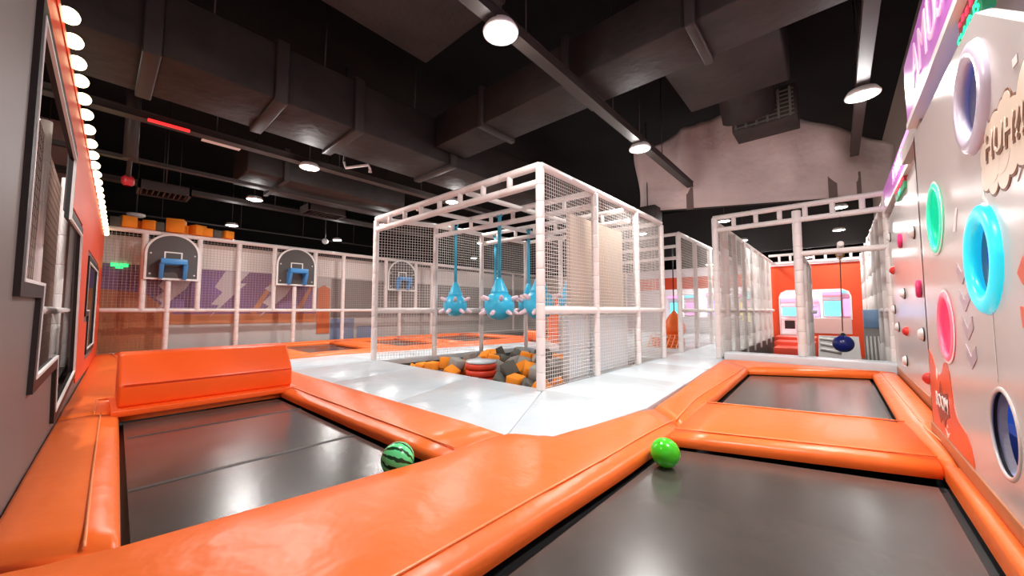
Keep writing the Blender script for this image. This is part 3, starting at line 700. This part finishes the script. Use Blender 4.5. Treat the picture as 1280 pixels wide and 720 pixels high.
# end wall (orange) with rounded openings into the arcade
def rrect(a, b, c, d, r, n=5):
    out = []
    for (cx, cy, a0) in ((b - r, c + r, -PI / 2), (b - r, d - r, 0), (a + r, d - r, PI / 2), (a + r, c + r, PI)):
        out += [(cx + r * math.cos(a0 + PI / 2 * i / n), cy + r * math.sin(a0 + PI / 2 * i / n)) for i in range(n + 1)]
    return out
door_w = [(-1.95, .13), (-1.35, .13), (-1.35, .86), (.44, .86), (.44, 1.8), (.38, 1.98), (.2, 2.08), (-1.70, 2.08), (-1.88, 1.98), (-1.95, 1.8)]
ew = plate([(-2.32, -.8), (1.0, -.8), (1.0, 3.26), (-2.32, 3.26)], [door_w], (0, 21, 0), (1, 0, 0), (0, 0, 1), (0, -1, 0), .15, 'wall_orange', REDORANGE, kind='structure')
ip = inset(door_w, -.05)
plate(ip, [door_w], (0, 20.985, 0), (1, 0, 0), (0, 0, 1), (0, -1, 0), .02, 'white_edging', WHITEP, ew)
plate([(-1.33, .2), (.46, .2), (.46, .85), (-1.33, .85)], [], (0, 20.98, 0), (1, 0, 0), (0, 0, 1), (0, -1, 0), .02, 'pink_panel', ARCP, ew)
et = thing('ladder_beam', 'white padded ladder beam above the orange end wall', 'beam', (-.6, 20.9, 3.3))
truss(et, (-2.3, 20.85), (.95, 20.85), 3.75, 3.36, 8, .06)
# left part of the end wall: orange band over open counter
ob = struct(MB().box(-9, -2.35, 21, 21.15, 2.36, 3.0), 'trim_5', REDORANGE)
struct(MB().box(-9, -2.35, 21, 21.3, -.2, .85), 'trim_6', ARCW)
struct(MB().box(-15.5, -9, 20, 20.15, -.2, 3.4), 'wall_end', BEIGE)
struct(MB().box(-21, 1.3, 20.95, 21.1, 4.0, 6.6), 'trim_7', mat('grey_bulkhead', (.03, .027, .026), .7, .2))
# arcade behind
struct(MB().box(-14, 1.3, 26, 26.2, -.2, 4), 'wall_arcade', ARCW); struct(MB().box(-14, 1.3, 21.3, 26, -.3, -.1), 'trim_8', ARCW)
def arcade(x, y, m, label, h=1.9, wd=.7):
    t = thing('arcade_machine', label, 'arcade machine', (x, y, -.1))
    n = [(0, 0), (.8, 0), (.8, h), (.1, h), (.05, h - .25), (.35, h - .4), (.25, .95), (0, .9)]
    MB().add([(x - wd / 2, y + a, b - .1) for a, b in n] + [(x + wd / 2, y + a, b - .1) for a, b in n], [tuple(range(8)), tuple(range(8, 16))[::-1]] + [(i, (i + 1) % 8, 8 + (i + 1) % 8, 8 + i) for i in range(8)]).build('cabinet', ARCW, t)
    MB().add([(x - wd / 2 + .05, y + .25, .93), (x + wd / 2 - .05, y + .25, .93), (x + wd / 2 - .05, y + .33, h - .55), (x - wd / 2 + .05, y + .33, h - .55)], [(0, 1, 2, 3)]).build('screen', m, t)
    MB().box(x - wd / 2 + .03, x + wd / 2 - .03, y + .02, y + .06, h - .26, h - .14).build('marquee', SCR_P if m is not SCR_P else SCR_C, t)
    MB().box(x - .2, x + .2, y - .03, y + .0, .3, .7).build('coin_panel', BLACKP, t)
arcade(-1.75, 22.6, SCR_C, 'white arcade machine with cyan screen in the left doorway of the orange wall')
arcade(-.95, 23.4, SCR_V, 'white arcade machine with violet screen behind the corridor opening')
arcade(-.15, 23.0, SCR_C, 'white arcade machine with cyan screen behind the navy ball rope', 2.2)
arcade(.55, 23.3, SCR_P, 'white arcade machine with pink screen at the right of the opening', 2.3)
arcade(-6.3, 22.6, SCR_P, 'white arcade machine with pink screen behind the second cage', 2.2)
arcade(-5.2, 22.8, SCR_V, 'white arcade machine with violet screen behind the second cage net', 2.3)
arcade(-7.3, 22.8, SCR_C, 'white arcade machine with cyan screen left of the second cage', 2.2)
arcade(-3.6, 22.8, SCR_Y, 'white arcade machine with yellow screen seen through the corridor net', 2.2)
cb = thing('light_board', 'narrow stacked colour light board seen through the corridor net', 'light board', (-3.0, 19, 0))
for z0, z1, m in ((1.7, 2.0, SCR_C), (1.35, 1.65, SCR_P), (.7, 1.3, SCR_Y)): MB().box(-3.15, -2.85, 19, 19.08, z0, z1).build('light_panel', m, cb)
MB().box(-3.16, -2.84, 19.08, 19.12, 0, 2.05).build('stand', BLACKP, cb)
# things behind the cage
ot = thing('padded_tower', 'orange padded bowl tower with netting behind the cage', 'play structure', (-7.75, 11.2, 0))
MB().lathe([(.25, .0), (.25, .05)], (-7.75, 11.3, 0), 20).build('base', ORANGE, ot)
MB().lathe([(.18, 1.25), (.30, 1.35), (.42, 1.75), (.45, 1.78), (.40, 1.78), (.25, 1.4), (.0001, 1.35)], (-7.75, 11.3, 0), 24).build('bowl', ORANGE, ot)
MB().box(-8.15, -7.25, 11.25, 11.35, .05, 1.2).build('panel', ORANGE, ot, bevel=.02)
netp(ot, (-8.2, 11.18, .05), (1, 0, 0), (0, 0, 1), 1.0, 1.2, .11, .012, ORANGE_SEAM)
tag(MB().tube([(-9.3, 11.4, .22), (-8.45, 11.2, .22)], .2, 18).build('foam_roll', ORANGE, bevel=.03), 'short orange foam roll lying behind the cage', 'foam roll')
tb = thing('hanging_bag', 'orange teardrop punch bag hanging in the gap beside the second cage', 'punch bag', (-4.15, 13, .25))
MB().lathe([(.0001, .22), (.22, .27), (.35, .48), (.34, .70), (.20, .96), (.07, 1.14), (.03, 1.2)], (-4.15, 13, 0), 20).build('bag', ORANGE, tb)
MB().tube([(-4.15, 13, 1.2), (-4.15, 13, 3.4)], .02, 8).build('strap', STEELD, tb)
bk = thing('climbing_net_base', 'low orange net climber on the floor beside the second cage', 'play structure', (-4.2, 12.2, 0))
MB().net((-4.7, 12.0, .02), (1, 0, 0), (0, .5, .4), .9, .6, .15, .02).build('net', ORANGE_SEAM, bk); MB().box(-4.7, -3.7, 12.4, 12.6, 0, .3).build('base', ORANGE, bk, bevel=.02)

# ================================================================== RIGHT WALL
XP, XC = .66, .83
NU, NV = Vector((0, 1, 0)), Vector((0, 0, 1)); NX = Vector((-1, 0, 0))
holes = [((3.40, 2.46), .245, 'lav'), ((3.42, 1.50), .265, 'cyan'), ((4.68, 1.98), .27, 'green'), ((4.55, 1.07), .255, 'pink'), ((3.31, .53), .235, 'blue')]
panel_o = [(-.5, .10), (5.45, .10), (5.45, 2.96), (3.25, 2.90), (1.9, 1.95), (-.5, 1.6)]
pn = thing('activity_panel', 'big glossy white wall panel with round coloured holes and comic prints', 'wall panel', (XP, 4, 0))
plate(panel_o, [circle(c, r, 40) for c, r, _ in holes], (XP, 0, 0), NU, NV, NX, .06, 'board', PANELW, pn)
MB().box(XP, XC + .04, 5.40, 5.45, 0, 3.0).build('edge_strip', EDGEG, pn)
MB().box(XP - .012, XP + .05, -.5, 5.46, -.09, .12).build('base_trim', TRIMB, pn, bevel=.006)
for (c, r, k) in holes:
    ctr = (XP, c[0], c[1])
    m = {'lav': RINGL, 'cyan': RINGC, 'green': RINGG, 'pink': RINGP, 'blue': FRAMEB}[k]
    rt = .06 if k in ('lav', 'cyan') else (.014 if k == 'blue' else .03)
    ring = MB().torus(ctr, r + (.025 if k == 'lav' else .0), rt, (1, 0, 0), 44, 10, .6).build('ring', m if k != 'blue' else PANELW, pn)
    tub = {'lav': RINGL, 'cyan': RINGC, 'green': RINGG, 'pink': RINGP, 'blue': FRAMEB}[k]
    dep = .30 if k in ('green', 'pink') else .02
    MB().lathe([(r, 0), (r * .99, dep), (r * .96, dep)], ctr, 40, (1, 0, 0)).build('tube', tub, ring)
    if k != 'blue': MB().lathe([(r + .012, 0), (r + .03, .004), (r + .045, 0)], (XP - .006, c[0], c[1]), 40, (-1, 0, 0)).build('white_lip', WHITEP, ring)
struct(MB().box(1.24, 1.29, -.5, 5.4, -.1, 3.0).box(.73, 1.24, 5.3, 5.38, -.1, 3.0), 'trim_9', BLUEIN)
struct(MB().box(1.0, 1.24, 3.5, 5.28, -.1, .22), 'trim_10', mat('pale_maze_step', (.62, .62, .75), .4, .4))
ml = bpy.data.lights.new('maze_light', 'POINT'); ml.energy = 9; ml.color = (.35, .5, 1); ml.shadow_soft_size = .1
mo = bpy.data.objects.new('maze_light', ml); col.objects.link(mo); mo.parent = pn; mo.location = Vector((1.0, 4.5, 1.5)) - pn.location
def rprint(name, pts, m, lift=.004, th=.004, parent=pn): return plate(pts, [], (XP - lift, 0, 0), NU, NV, NX, th, name, m, parent)
for i in range(4):
    y, z = 3.95 - .03 * i, 1.48 - .19 * i
    rprint('chevron_print', [(y + .12, z + .06), (y + .13, z - .02), (y, z - .10), (y - .13, z - .02), (y - .12, z + .06), (y, z - .02)], LAVP)
spl = [(5.40, .82), (5.26, .78), (5.12, .66), (4.98, .62), (4.86, .66), (4.74, .76), (4.64, .77), (4.56, .70), (4.52, .58), (4.49, .46), (4.42, .38), (4.28, .34), (4.14, .32), (4.04, .26), (3.99, .18), (3.98, .13), (5.40, .13)]
rprint('red_splash_print', spl, SPLASH)
rprint('boom_badge_print', [(5.12, .44), (5.02, .46), (4.93, .58), (4.84, .48), (4.66, .52), (4.68, .40), (4.62, .33), (4.78, .28), (4.84, .20), (4.92, .26), (5.02, .20), (5.13, .33)], SPLASHD, .006)
text('BOOM', .17, frame_m((XP - .012, 4.88, .40), (0, -1, 0), (0, 0, 1), (-1, 0, 0)), .002, 'boom_letters', WHITEP, pn, squash=.95, bold=.002)
rprint('white_tick_print', [(4.84, .20), (4.78, .14), (4.76, .13), (4.66, .20), (4.75, .17)], WHITEP, .006); rprint('white_tick_print', [(5.10, .62), (5.06, .68), (5.02, .62), (5.06, .56)], WHITEP, .006)
rprint('white_tick_print', [(4.78, .22), (4.76, .25), (4.74, .22)], WHITEP, .006)
rprint('splatter_print', [(4.10, 1.77), (4.02, 1.76), (3.98, 1.84), (3.93, 1.91), (3.97, 1.92), (4.05, 1.86)], WHITEP); rprint('splatter_print', [(3.36, 1.86), (3.30, 1.76), (3.27, 1.78), (3.33, 1.88)], WHITEP)
rprint('splatter_print', [(2.76, 2.32), (2.70, 2.32), (2.70, 2.36), (2.76, 2.36)], WHITEP); rprint('splatter_print', [(2.82, 1.80), (2.74, 1.86), (2.70, 1.95), (2.78, 1.88)], WHITEP); rprint('splatter_print', [(3.18, 2.26), (3.15, 2.2), (3.19, 2.14), (3.22, 2.2)], WHITEP)
rprint('red_arrow_print', [(2.92, 1.38), (2.84, 1.45), (2.55, 1.50), (2.55, 1.38), (2.86, 1.32)], SPLASH); rprint('red_arrow_print', [(2.92, 1.22), (2.91, 1.12), (2.55, 1.05), (2.55, 1.18)], SPLASH)
MB().box(XP - .003, XP - .001, 3.345, 3.351, .8, 1.22).build('panel_joint', WHITEP, pn)
# cloud with HUH?!
lob = [(3.25, 1.95, .085), (3.14, 1.905, .085), (2.98, 1.90, .09), (2.86, 1.94, .09), (3.24, 2.05, .085), (3.14, 2.12, .09), (3.05, 2.14, .09), (2.93, 2.17, .075), (2.87, 2.20, .06), (2.80, 2.08, .12), (2.99, 2.03, .14), (3.13, 2.0, .12), (2.70, 2.0, .15), (2.55, 2.1, .2), (2.40, 2.1, .15)]
for nm, dr_, m, lf in (('cloud_outline_print', .013, BROWNP, .003), ('cloud_print', 0, CREAMP, .0055)):
    mb2 = MB()
    for kk, (y, z, r) in enumerate(lob):
        lf += .00012
        pts = circle((y, z), r + dr_, 28); mb2.add([(XP - lf, a, b) for a, b in pts] + [(XP - .0005, a, b) for a, b in pts], [tuple(range(28)), tuple(range(28, 56))[::-1]] + [(i, (i + 1) % 28, 28 + (i + 1) % 28, 28 + i) for i in range(28)])
    mb2.build(nm, m, pn)
ang = .06; u_ = (0, -math.cos(ang), -math.sin(ang)); v_ = (0, -math.sin(ang), math.cos(ang))
text('HUH?!', .20, frame_m((XP - .0085, 2.93, 2.05), u_, v_, (-1, 0, 0)), .0012, 'huh_shadow', BROWNP, pn, squash=1.05, shear=.15, bold=.003)
text('HUH?!', .20, frame_m((XP - .011, 2.945, 2.068), u_, v_, (-1, 0, 0)), .0012, 'huh_letters', CREAMP, pn, squash=1.05, shear=.15, bold=0)

# climbing wall with holds
cw = thing('climbing_wall', 'glossy white climbing wall with small coloured holds between panel and portal', 'climbing wall', (XC, 8, 0))
plate([(5.46, -.02), (10.6, -.02), (10.6, 2.95), (5.46, 3.2)], [], (XC, 0, 0), NU, NV, NX, .05, 'board', PANELW, cw)
MB().box(XC - .012, XC + .05, 5.46, 10.6, -.09, .13).build('base_trim', TRIMB, cw, bevel=.006)
hd = [(10.02, 2.6, 'w'), (8.54, 2.32, 'p'), (7.27, 2.25, 'w'), (9.73, 1.94, 'r'), (8.57, 1.47, 'w'), (7.07, 1.48, 'p'), (9.99, 1.22, 'w'), (9.56, .9, 'w'), (8.49, .87, 'r'), (7.07, .89, 'w'), (8.8, .38, 'w'), (6.86, .36, 'r')]
for y, z, k in hd:
    m = {'w': HOLD_W, 'p': HOLD_P, 'r': HOLD_R}[k]
    c = Vector((XC, y, z))
    if k == 'p':
        MB().torus(c + Vector((-.02, 0, 0)), .09, .028, (-1, .1, 0), 18, 8).build('hold', m, cw)
    elif k == 'r':
        MB().lathe([(.085, 0), (.07, .035), (.04, .06), (.0001, .068)], c, 7, (-1, 0, .2)).build('hold', m, cw)
    else:
        h = MB().lathe([(.08, 0), (.076, .025), (.055, .05), (.0001, .058)], c, 14, (-1, 0, 0)).build('hold', m, cw)
        MB().lathe([(.09, -.002), (.09, .012), (.0001, .013)], c, 14, (-1, 0, 0)).build('dark_rim', FRAMEB, h)
# purple sign and LED boards
def sign(x, y0, y1, z0, z1, label, txt, size):
    t = thing('light_sign', label, 'sign', (x, (y0 + y1) / 2, z0))
    MB().box(x, x + .08, y0, y1, z0, z1).build('face', PURPLE, t)
    MB().box(x - .01, x + .09, y0, y1, z0 - .06, z0).build('white_edge', WHITEP, t)
    return t
sg = sign(.66, -.3, 5.75, 3.22, 3.86, 'long purple lit sign with pale AMUSIC lettering above the white panel', '', 0)
text('AMUSIC', .55, frame_m((.655, 4.30, 3.54), (0, -1, 0), (0, 0, 1), (-1, 0, 0)), .004, 'sign_letters', SIGNTXT, sg, squash=.95)
sg2 = sign(.80, 6.9, 10.4, 3.20, 3.62, 'second purple lit sign farther along, above the climbing wall', '', 0)
text('AMUSIC', .34, frame_m((.795, 8.2, 3.42), (0, -1, 0), (0, 0, 1), (-1, 0, 0)), .004, 'sign_letters', SIGNTXT, sg2)
tag(MB().box(.72, .80, 5.5, 6.9, 3.1, 3.3).build('grey_header', EDGEG), 'grey header strip between the two purple signs', 'trim')
def led(x, y0, y1, z0, z1, mb_m, lm, label, txt=None):
    t = thing('led_board', label, 'led sign', (x, (y0 + y1) / 2, z0))
    MB().box(x, x + .05, y0, y1, z0, z1).build('board', mb_m, t)
    h = (z1 - z0)
    if txt: text(txt, h * .95, frame_m((x - .004, (y0 + y1) / 2, (z0 + z1) / 2), (0, -1, 0), (0, 0, 1), (-1, 0, 0)), .002, 'led_letters', lm, t, squash=1.6, bold=.002)
    else:
        rr = random.Random(3); y = y1 - .04
        while y > y0 + .06:
            for q in range(3):
                a = rr.uniform(.02, .05); zz = z0 + h * rr.uniform(.15, .6)
                MB().box(x - .006, x, y - a, y, zz, zz + h * rr.uniform(.1, .3)).build('led_stroke', lm, t)
            y -= rr.uniform(.06, .10)
led(.70, 3.30, 3.86, 2.94, 3.06, LEDBG, LEDG, 'green glowing led board just above the white panel edge', 'SWNS')
led(.70, 3.34, 3.80, 3.065, 3.16, LEDBR, LEDR, 'red glowing led board above the green one by the purple sign')
led(.80, 7.6, 8.6, 2.97, 3.06, LEDBG, LEDG, 'small green led board under the far purple sign', 'SW')
led(.80, 7.6, 8.6, 3.065, 3.16, LEDBR, LEDR, 'small red led board under the far purple sign')

# ================================================================== CEILING: ducts, beams, drape, lamps
d1 = thing('air_duct', 'large dark rectangular air duct running across the upper left', 'duct', (-7.1, 3, 4.5))
for a, b in ((-4, .3), (.3, 1.75), (1.75, 3.0), (3.0, 5.2), (5.2, 12)):
    MB().box(-7.78, -6.42, a + .03, b - .03, 4.5, 5.4).build('duct_section', DUCT, d1, bevel=.02)
    MB().box(-7.84, -6.36, b - .09, b + .09, 4.44, 5.46).build('flange', DUCTEDGE, d1, bevel=.02)
for y in (.9, 2.4, 4.2): MB().tube([(-6.45, y, 5.4), (-6.4, y, 6.6)], .012, 6).build('hanger', STEELD, d1)
d2 = thing('air_duct', 'dark cross duct branching right above the cage towards the white panel', 'duct', (-3, 5.1, 4.6))
for a, b in ((-6.36, -4.9), (-4.9, -3.0), (-3.0, -1.2), (-1.2, .9)):
    MB().box(a + .02, b - .02, 4.66, 5.5, 4.72, 5.40).build('duct_section', DUCT, d2, bevel=.02)
    MB().box(b - .06, b + .06, 4.60, 5.56, 4.66, 5.46).build('flange', DUCTEDGE, d2, bevel=.02)
d3 = thing('air_duct', 'dark duct with an elbow and grille in front of the grey drape', 'duct', (-1.2, 8, 5.1))
MB().box(-2.1, -.45, 5.55, 8.0, 5.3, 6.1).build('duct_section', DUCT, d3, bevel=.04)
MB().tube([(-1.25, 7.6, 5.9), (-1.25, 8.3, 5.9), (-1.25, 8.8, 5.75), (-1.25, 9.1, 5.4)], [.42, .46, .5, .5], 16).build('elbow', DUCT, d3)
g = MB().box(-1.55, -.42, 9.0, 9.7, 5.05, 5.75).build('diffuser_box', DUCT, d3, bevel=.02)
for i in range(7): MB().box(-1.50 + .02, -.47, 8.975, 9.0, 5.12 + i * .085, 5.14 + i * .085).build('louvre', FOAM_G, g)
for i in range(6): MB().box(-1.5 + i * .19, -1.46 + i * .19, 8.97, 9.0, 5.1, 5.7).build('louvre', FOAM_G, g)
d4 = thing('air_duct', 'small dark duct behind the left downlight near the tray', 'duct', (-11, 3.4, 4.5))
MB().box(-11.9, -10.4, 2.2, 3.0, 4.55, 5.3).build('duct_section', DUCT, d4, bevel=.03); MB().box(-12, -10.3, 3.0, 6.4, 4.5, 5.2).build('duct_section', DUCT, d4, bevel=.03)
MB().box(-12.05, -10.25, 2.95, 3.05, 4.45, 5.3).build('flange', DUCTEDGE, d4)
d5 = thing('air_duct', 'broad dark duct high up at the top centre', 'duct', (-4.4, 2.5, 5.4))
MB().box(-5.2, -3.3, -2, 3.6, 5.5, 6.2).build('duct_section', DUCT, d5, bevel=.03); MB().box(-5.26, -3.24, 1.0, 1.14, 5.44, 6.26).build('flange', DUCTEDGE, d5)
def beam(x, y0, y1, z, wd, h, label, m=STEELD, rods=True):
    t = thing('ceiling_beam', label, 'beam', (x, (y0 + y1) / 2, z))
    MB().box(x - wd / 2, x + wd / 2, y0, y1, z, z + .02).build('flange', m, t); MB().box(x - wd / 2, x + wd / 2, y0, y1, z + h - .02, z + h).build('flange', m, t)
    MB().box(x - wd * .42, x + wd * .42, y0, y1, z + .02, z + h - .02).build('web', m, t)
    y = y0 + .6
    while y < y1 and rods:
        MB().tube([(x, y, z + h), (x, y, 6.6)], .010, 6).build('hanger_rod', m, t); y += 2.4
    return t
beam(-2.78, -2, 10.3, 4.47, .16, .14, 'brown steel beam carrying the downlights over the cage corner')
beam(.42, -2, 10.6, 4.50, .14, .13, 'brown steel beam carrying the downlight at the upper right')
beam(-9.1, -4, 9.5, 4.58, .22, .14, 'cable tray running past the left downlight, the nearest of the trays')
beam(-11.05, -4, 9.5, 4.36, .14, .08, 'thin cable tray beyond the nearest one on the left', rods=False)
beam(-14.1, -4, 10, 4.6, .30, .12, 'flat cable tray in front of the vent on the left')
beam(-18.6, -4, 14, 4.6, .05, .05, 'thin conduit high behind the back net wall')
tag(MB().box(-8.97, -8.92, .42, .98, 4.535, 4.575).build('light_tube', REDL), 'red glowing tube under the nearest cable tray', 'light tube')
vp = thing('sprinkler_riser', 'vertical black pipe with red valve hanging at the left', 'pipe', (-10.4, .28, 4.2))
MB().tube([(-10.4, .28, 4.2), (-10.4, .28, 6.6)], .11, 14).build('pipe', STEELD, vp)
MB().lathe([(.06, 0), (.10, .05), (.10, .16), (.05, .22)], (-10.9, .28, 3.78), 12).build('valve', mat('red_valve', (.5, .02, .03), .4), vp)
MB().tube([(-10.9, .28, 3.9), (-10.6, .28, 4.25), (-10.4, .28, 4.3)], .04, 8).build('branch', STEELD, vp)
def vent(x0, x1, y0, y1, z, label, fold=1):
    t = thing('air_vent', label, 'vent', ((x0 + x1) / 2, (y0 + y1) / 2, z))
    m = MB(); m.box(x0, x1, y0, y0 + .05, z, z + .22).box(x0, x1, y1 - .05, y1, z, z + .22).box(x0, x0 + .05, y0, y1, z, z + .22).box(x1 - .05, x1, y0, y1, z, z + .22); m.build('frame', DUCTEDGE, t)
    for a in (x0 + .03, x1 - .03): MB().tube([(a, (y0 + y1) / 2, z + .2), (a, (y0 + y1) / 2, 6.6)], .012, 6).build('hanger_rod', STEELD, t)
    n = 9
    for i in range(n):
        y = y0 + .08 + (y1 - y0 - .16) * i / (n - 1); MB().box(x0 + .04, x1 - .04, y - .012, y + .012, z + .02, z + .12).build('louvre', DUCTEDGE, t)
vent(-13.5, -12.7, .5, 1.5, 4.22, 'grey louvred vent under the flat cable tray on the left')
vent(-13.0, -12.2, 4.2, 5.4, 4.35, 'dark square ceiling vent left of the cage')
em = thing('sprinkler_pipe', 'short white bent sprinkler pipe hanging left of the cage top', 'pipe', (-7.6, 3.6, 4.3))
MB().tube([(-7.95, 3.42, 6.6), (-7.95, 3.42, 4.45)], .018, 6).build('riser', STEELD, em)
MB().tube([(-7.95, 3.42, 4.45), (-7.93, 3.45, 4.32), (-7.5, 3.75, 4.36), (-7.48, 3.78, 4.26)], .028, 8).build('pipe', WHITEP, em)
MB().lathe([(.04, 0), (.03, .04), (.012, .06)], (-7.48, 3.78, 4.2), 8).build('head', WHITEP, em)
sd = thing('smoke_detector', 'white round smoke detector above the orange cubes on the net wall', 'detector', (-16.8, .66, 4.2))
MB().lathe([(.0001, -.05), (.16, -.04), (.22, .0), (.22, .06), (.0001, .06)], (-16.8, .66, 4.25), 20).build('housing', WHITEP, sd); MB().tube([(-16.8, .66, 4.3), (-16.8, .66, 6.6)], .02, 6).build('rod', STEELD, sd)
cm = thing('security_camera', 'small white camera on a bracket left of the far downlight', 'camera', (-16.8, 6.4, 4.2))
MB().sphere((-16.8, 6.5, 4.25), .13, 14, 10).build('dome', WHITEP, cm); MB().tube([(-16.8, 6.5, 4.3), (-16.8, 6.5, 6.6)], .02, 6).build('rod', STEELD, cm)
pj = thing('loudspeaker', 'dark boxed speaker with white mount above the far cage corner', 'speaker', (-4.0, 9.9, 3.9))
MB().box(-4.25, -3.6, 9.95, 10.5, 3.70, 4.1).build('housing', DUCTEDGE, pj, bevel=.02); MB().lathe([(.08, 0), (.10, .05), (.06, .12)], (-4.18, 9.92, 4.02), 12, (-.3, -1, 0)).build('mount', WHITEP, pj)
MB().tube([(-3.9, 10.2, 4.1), (-3.9, 10.2, 6.6)], .015, 6).build('hanger', STEELD, pj)
wp_ = tag(MB().box(-9.75, -9.4, 1.25, 1.9, 4.72, 4.74).build('pale_patch', MUR_W), 'small pale flat patch between the trays on the left', 'panel')  # thin pale sheet lying flat between the trays

# grey drape above the portal
NS, NT = 60, 16
top = [(0, 5.75), (.12, 6.0), (.28, 6.35), (.36, 6.42), (.48, 6.35), (.62, 6.05), (.8, 5.55), (.97, 5.05), (1, 4.9)]
def interp(tb, s):
    for (a, b), (c, d) in zip(tb, tb[1:]):
        if a <= s <= c: return b + (d - b) * (s - a) / (c - a)
    return tb[-1][1]
dm = MB(); vs_ = []
for i in range(NS + 1):
    s = i / NS
    for j in range(NT + 1):
        t = j / NT; zb = 4.02 - .27 * s; zt = interp(top, s)
        x = -4.15 + 5.25 * s; y = 10.25 + 1.3 * s
        fold = .10 * math.sin(s * 9 + t * 2.2) * (t) + .05 * math.sin(s * 31 + 1.4 * t) * t + .10 * math.exp(-((s - .23 + .05 * (1 - t)) / .03) ** 2) * t + .08 * math.exp(-((s - .30 - .10 * (1 - t)) / .03) ** 2) * t
        fold *= 1.7
        vs_.append((x + .05 * math.sin(t * 5 + s * 3) * (1 if i == 0 else .3), y - fold, zb + (zt - zb) * t))
dm.add(vs_, [(i * (NT + 1) + j, (i + 1) * (NT + 1) + j, (i + 1) * (NT + 1) + j + 1, i * (NT + 1) + j + 1) for i in range(NS) for j in range(NT)], True)
dt = thing('ceiling_drape', 'large pale grey cloth hung from the ceiling above the portal', 'drape', (-1.5, 10.9, 4))
dobj = dm.build('cloth', DRAPE, dt)
so = dobj.modifiers.new('thick', 'SOLIDIFY'); so.thickness = .012
MB().tube([(-4.15, 10.24, 4.02), (1.1, 11.54, 3.75)], .02, 8).build('hem_rod', STEELD, dt)
for s, wd in ((.245, .17), (.80, .16), (.885, .08)):
    x = -4.15 + 5.25 * s; y = 10.25 + 1.3 * s - .05; d = Vector((5.25, 1.3, 0)).normalized()
    MB().obox((x, y, 4.30 - .27 * s), d * wd / 2, Vector((-d.y, d.x, 0)) * .004, (0, 0, .30)).build('brown_strap', DRAPE_D, dt)

# downlights
def lamp(x, y, label, z=4.4, r=.185, power=1.0, rod=True):
    t = thing('downlight', label, 'ceiling light', (x, y, z), 'round downlights under the black ceiling')
    MB().lathe([(r * .93, -.004), (r * 1.1, .0), (r * 1.12, .02), (r * .9, .09), (r * .5, .11), (.0001, .11)], (x, y, z), 24).build('housing', WHITEP, t)
    MB().lathe([(.0001, -.012), (r * .8, -.008), (r * .93, .0)], (x, y, z), 24).build('lens', LAMP, t)
    if rod: MB().tube([(x, y, z + .1), (x, y, 6.6)], .012, 6).build('hanger_rod', STEELD, t)
    ld = bpy.data.lights.new('lamp_light', 'AREA'); ld.shape = 'DISK'; ld.size = .26; ld.energy = LAMP_W * power; ld.color = (1, .965, .94); ld.spread = math.radians(165)
    pd = bpy.data.lights.new('added_fill_light', 'POINT'); pd.shadow_soft_size = .12; pd.energy = LAMP_W * .36 * power; pd.color = ld.color  # point light added below each lens to brighten drape and ducts; no dome there
    po = bpy.data.objects.new('added_fill_light', pd); col.objects.link(po); po.parent = t; po.location = (0, 0, -.16)
    lo = bpy.data.objects.new('lamp_light', ld); col.objects.link(lo); lo.parent = t; lo.location = (0, 0, -.03)
lamps = [(-2.78, 2.94, 'brightest round downlight at the top centre'), (-2.80, 7.0, 'round downlight on the beam in front of the grey drape'), (.42, 7.43, 'round downlight at the upper right on the brown beam'),
         (-8.75, 3.0, 'round downlight left of the cage, by the nearest tray'), (-12.5, 2.85, 'second downlight from the left above the first hoop'), (-17.0, 3.2, 'farthest left downlight above the net wall'),
         (-17.0, 7.1, 'downlight above the second hoop, left of the cage'), (-8.41, 6.81, 'downlight seen through the ladder beam of the cage'), (-16.6, 15.2, 'distant downlight seen inside the cage'),
         (.2, 15.2, 'downlight above the corridor mouth, behind the ladder beam'), (.2, 19.5, 'downlight deep in the corridor over the navy ball'), (-2.9, 14.8, 'downlight at the left corner of the portal'), (-3.1, 19.5, 'downlight above the left net of the corridor, nearer'),
         (-3.2, 23.0, 'downlight above the left net of the corridor, farthest')]
for x, y, l in lamps: lamp(x, y, l)
for x, y, l in ((.42, 3.0, 'downlight over the right foreground trampoline, above the frame'), (-2.78, -1.3, 'downlight behind the left wall, above the frame'), (-8.75, -1.3, 'downlight over the room behind the left wall'), (-12.6, 7.0, 'downlight over the far court'), (-8.6, 11, 'downlight behind the cage'), (-12.6, 12, 'downlight over the far court corner'), (-6, 15, 'downlight over the floor behind the second cage')): lamp(x, y, l)
for x, y in ((-1, 24), (-5.5, 24)): lamp(x, y, 'arcade downlight ' + ('behind the orange wall opening' if x == -1 else 'behind the second cage'), 3.9, .25, 2.2)
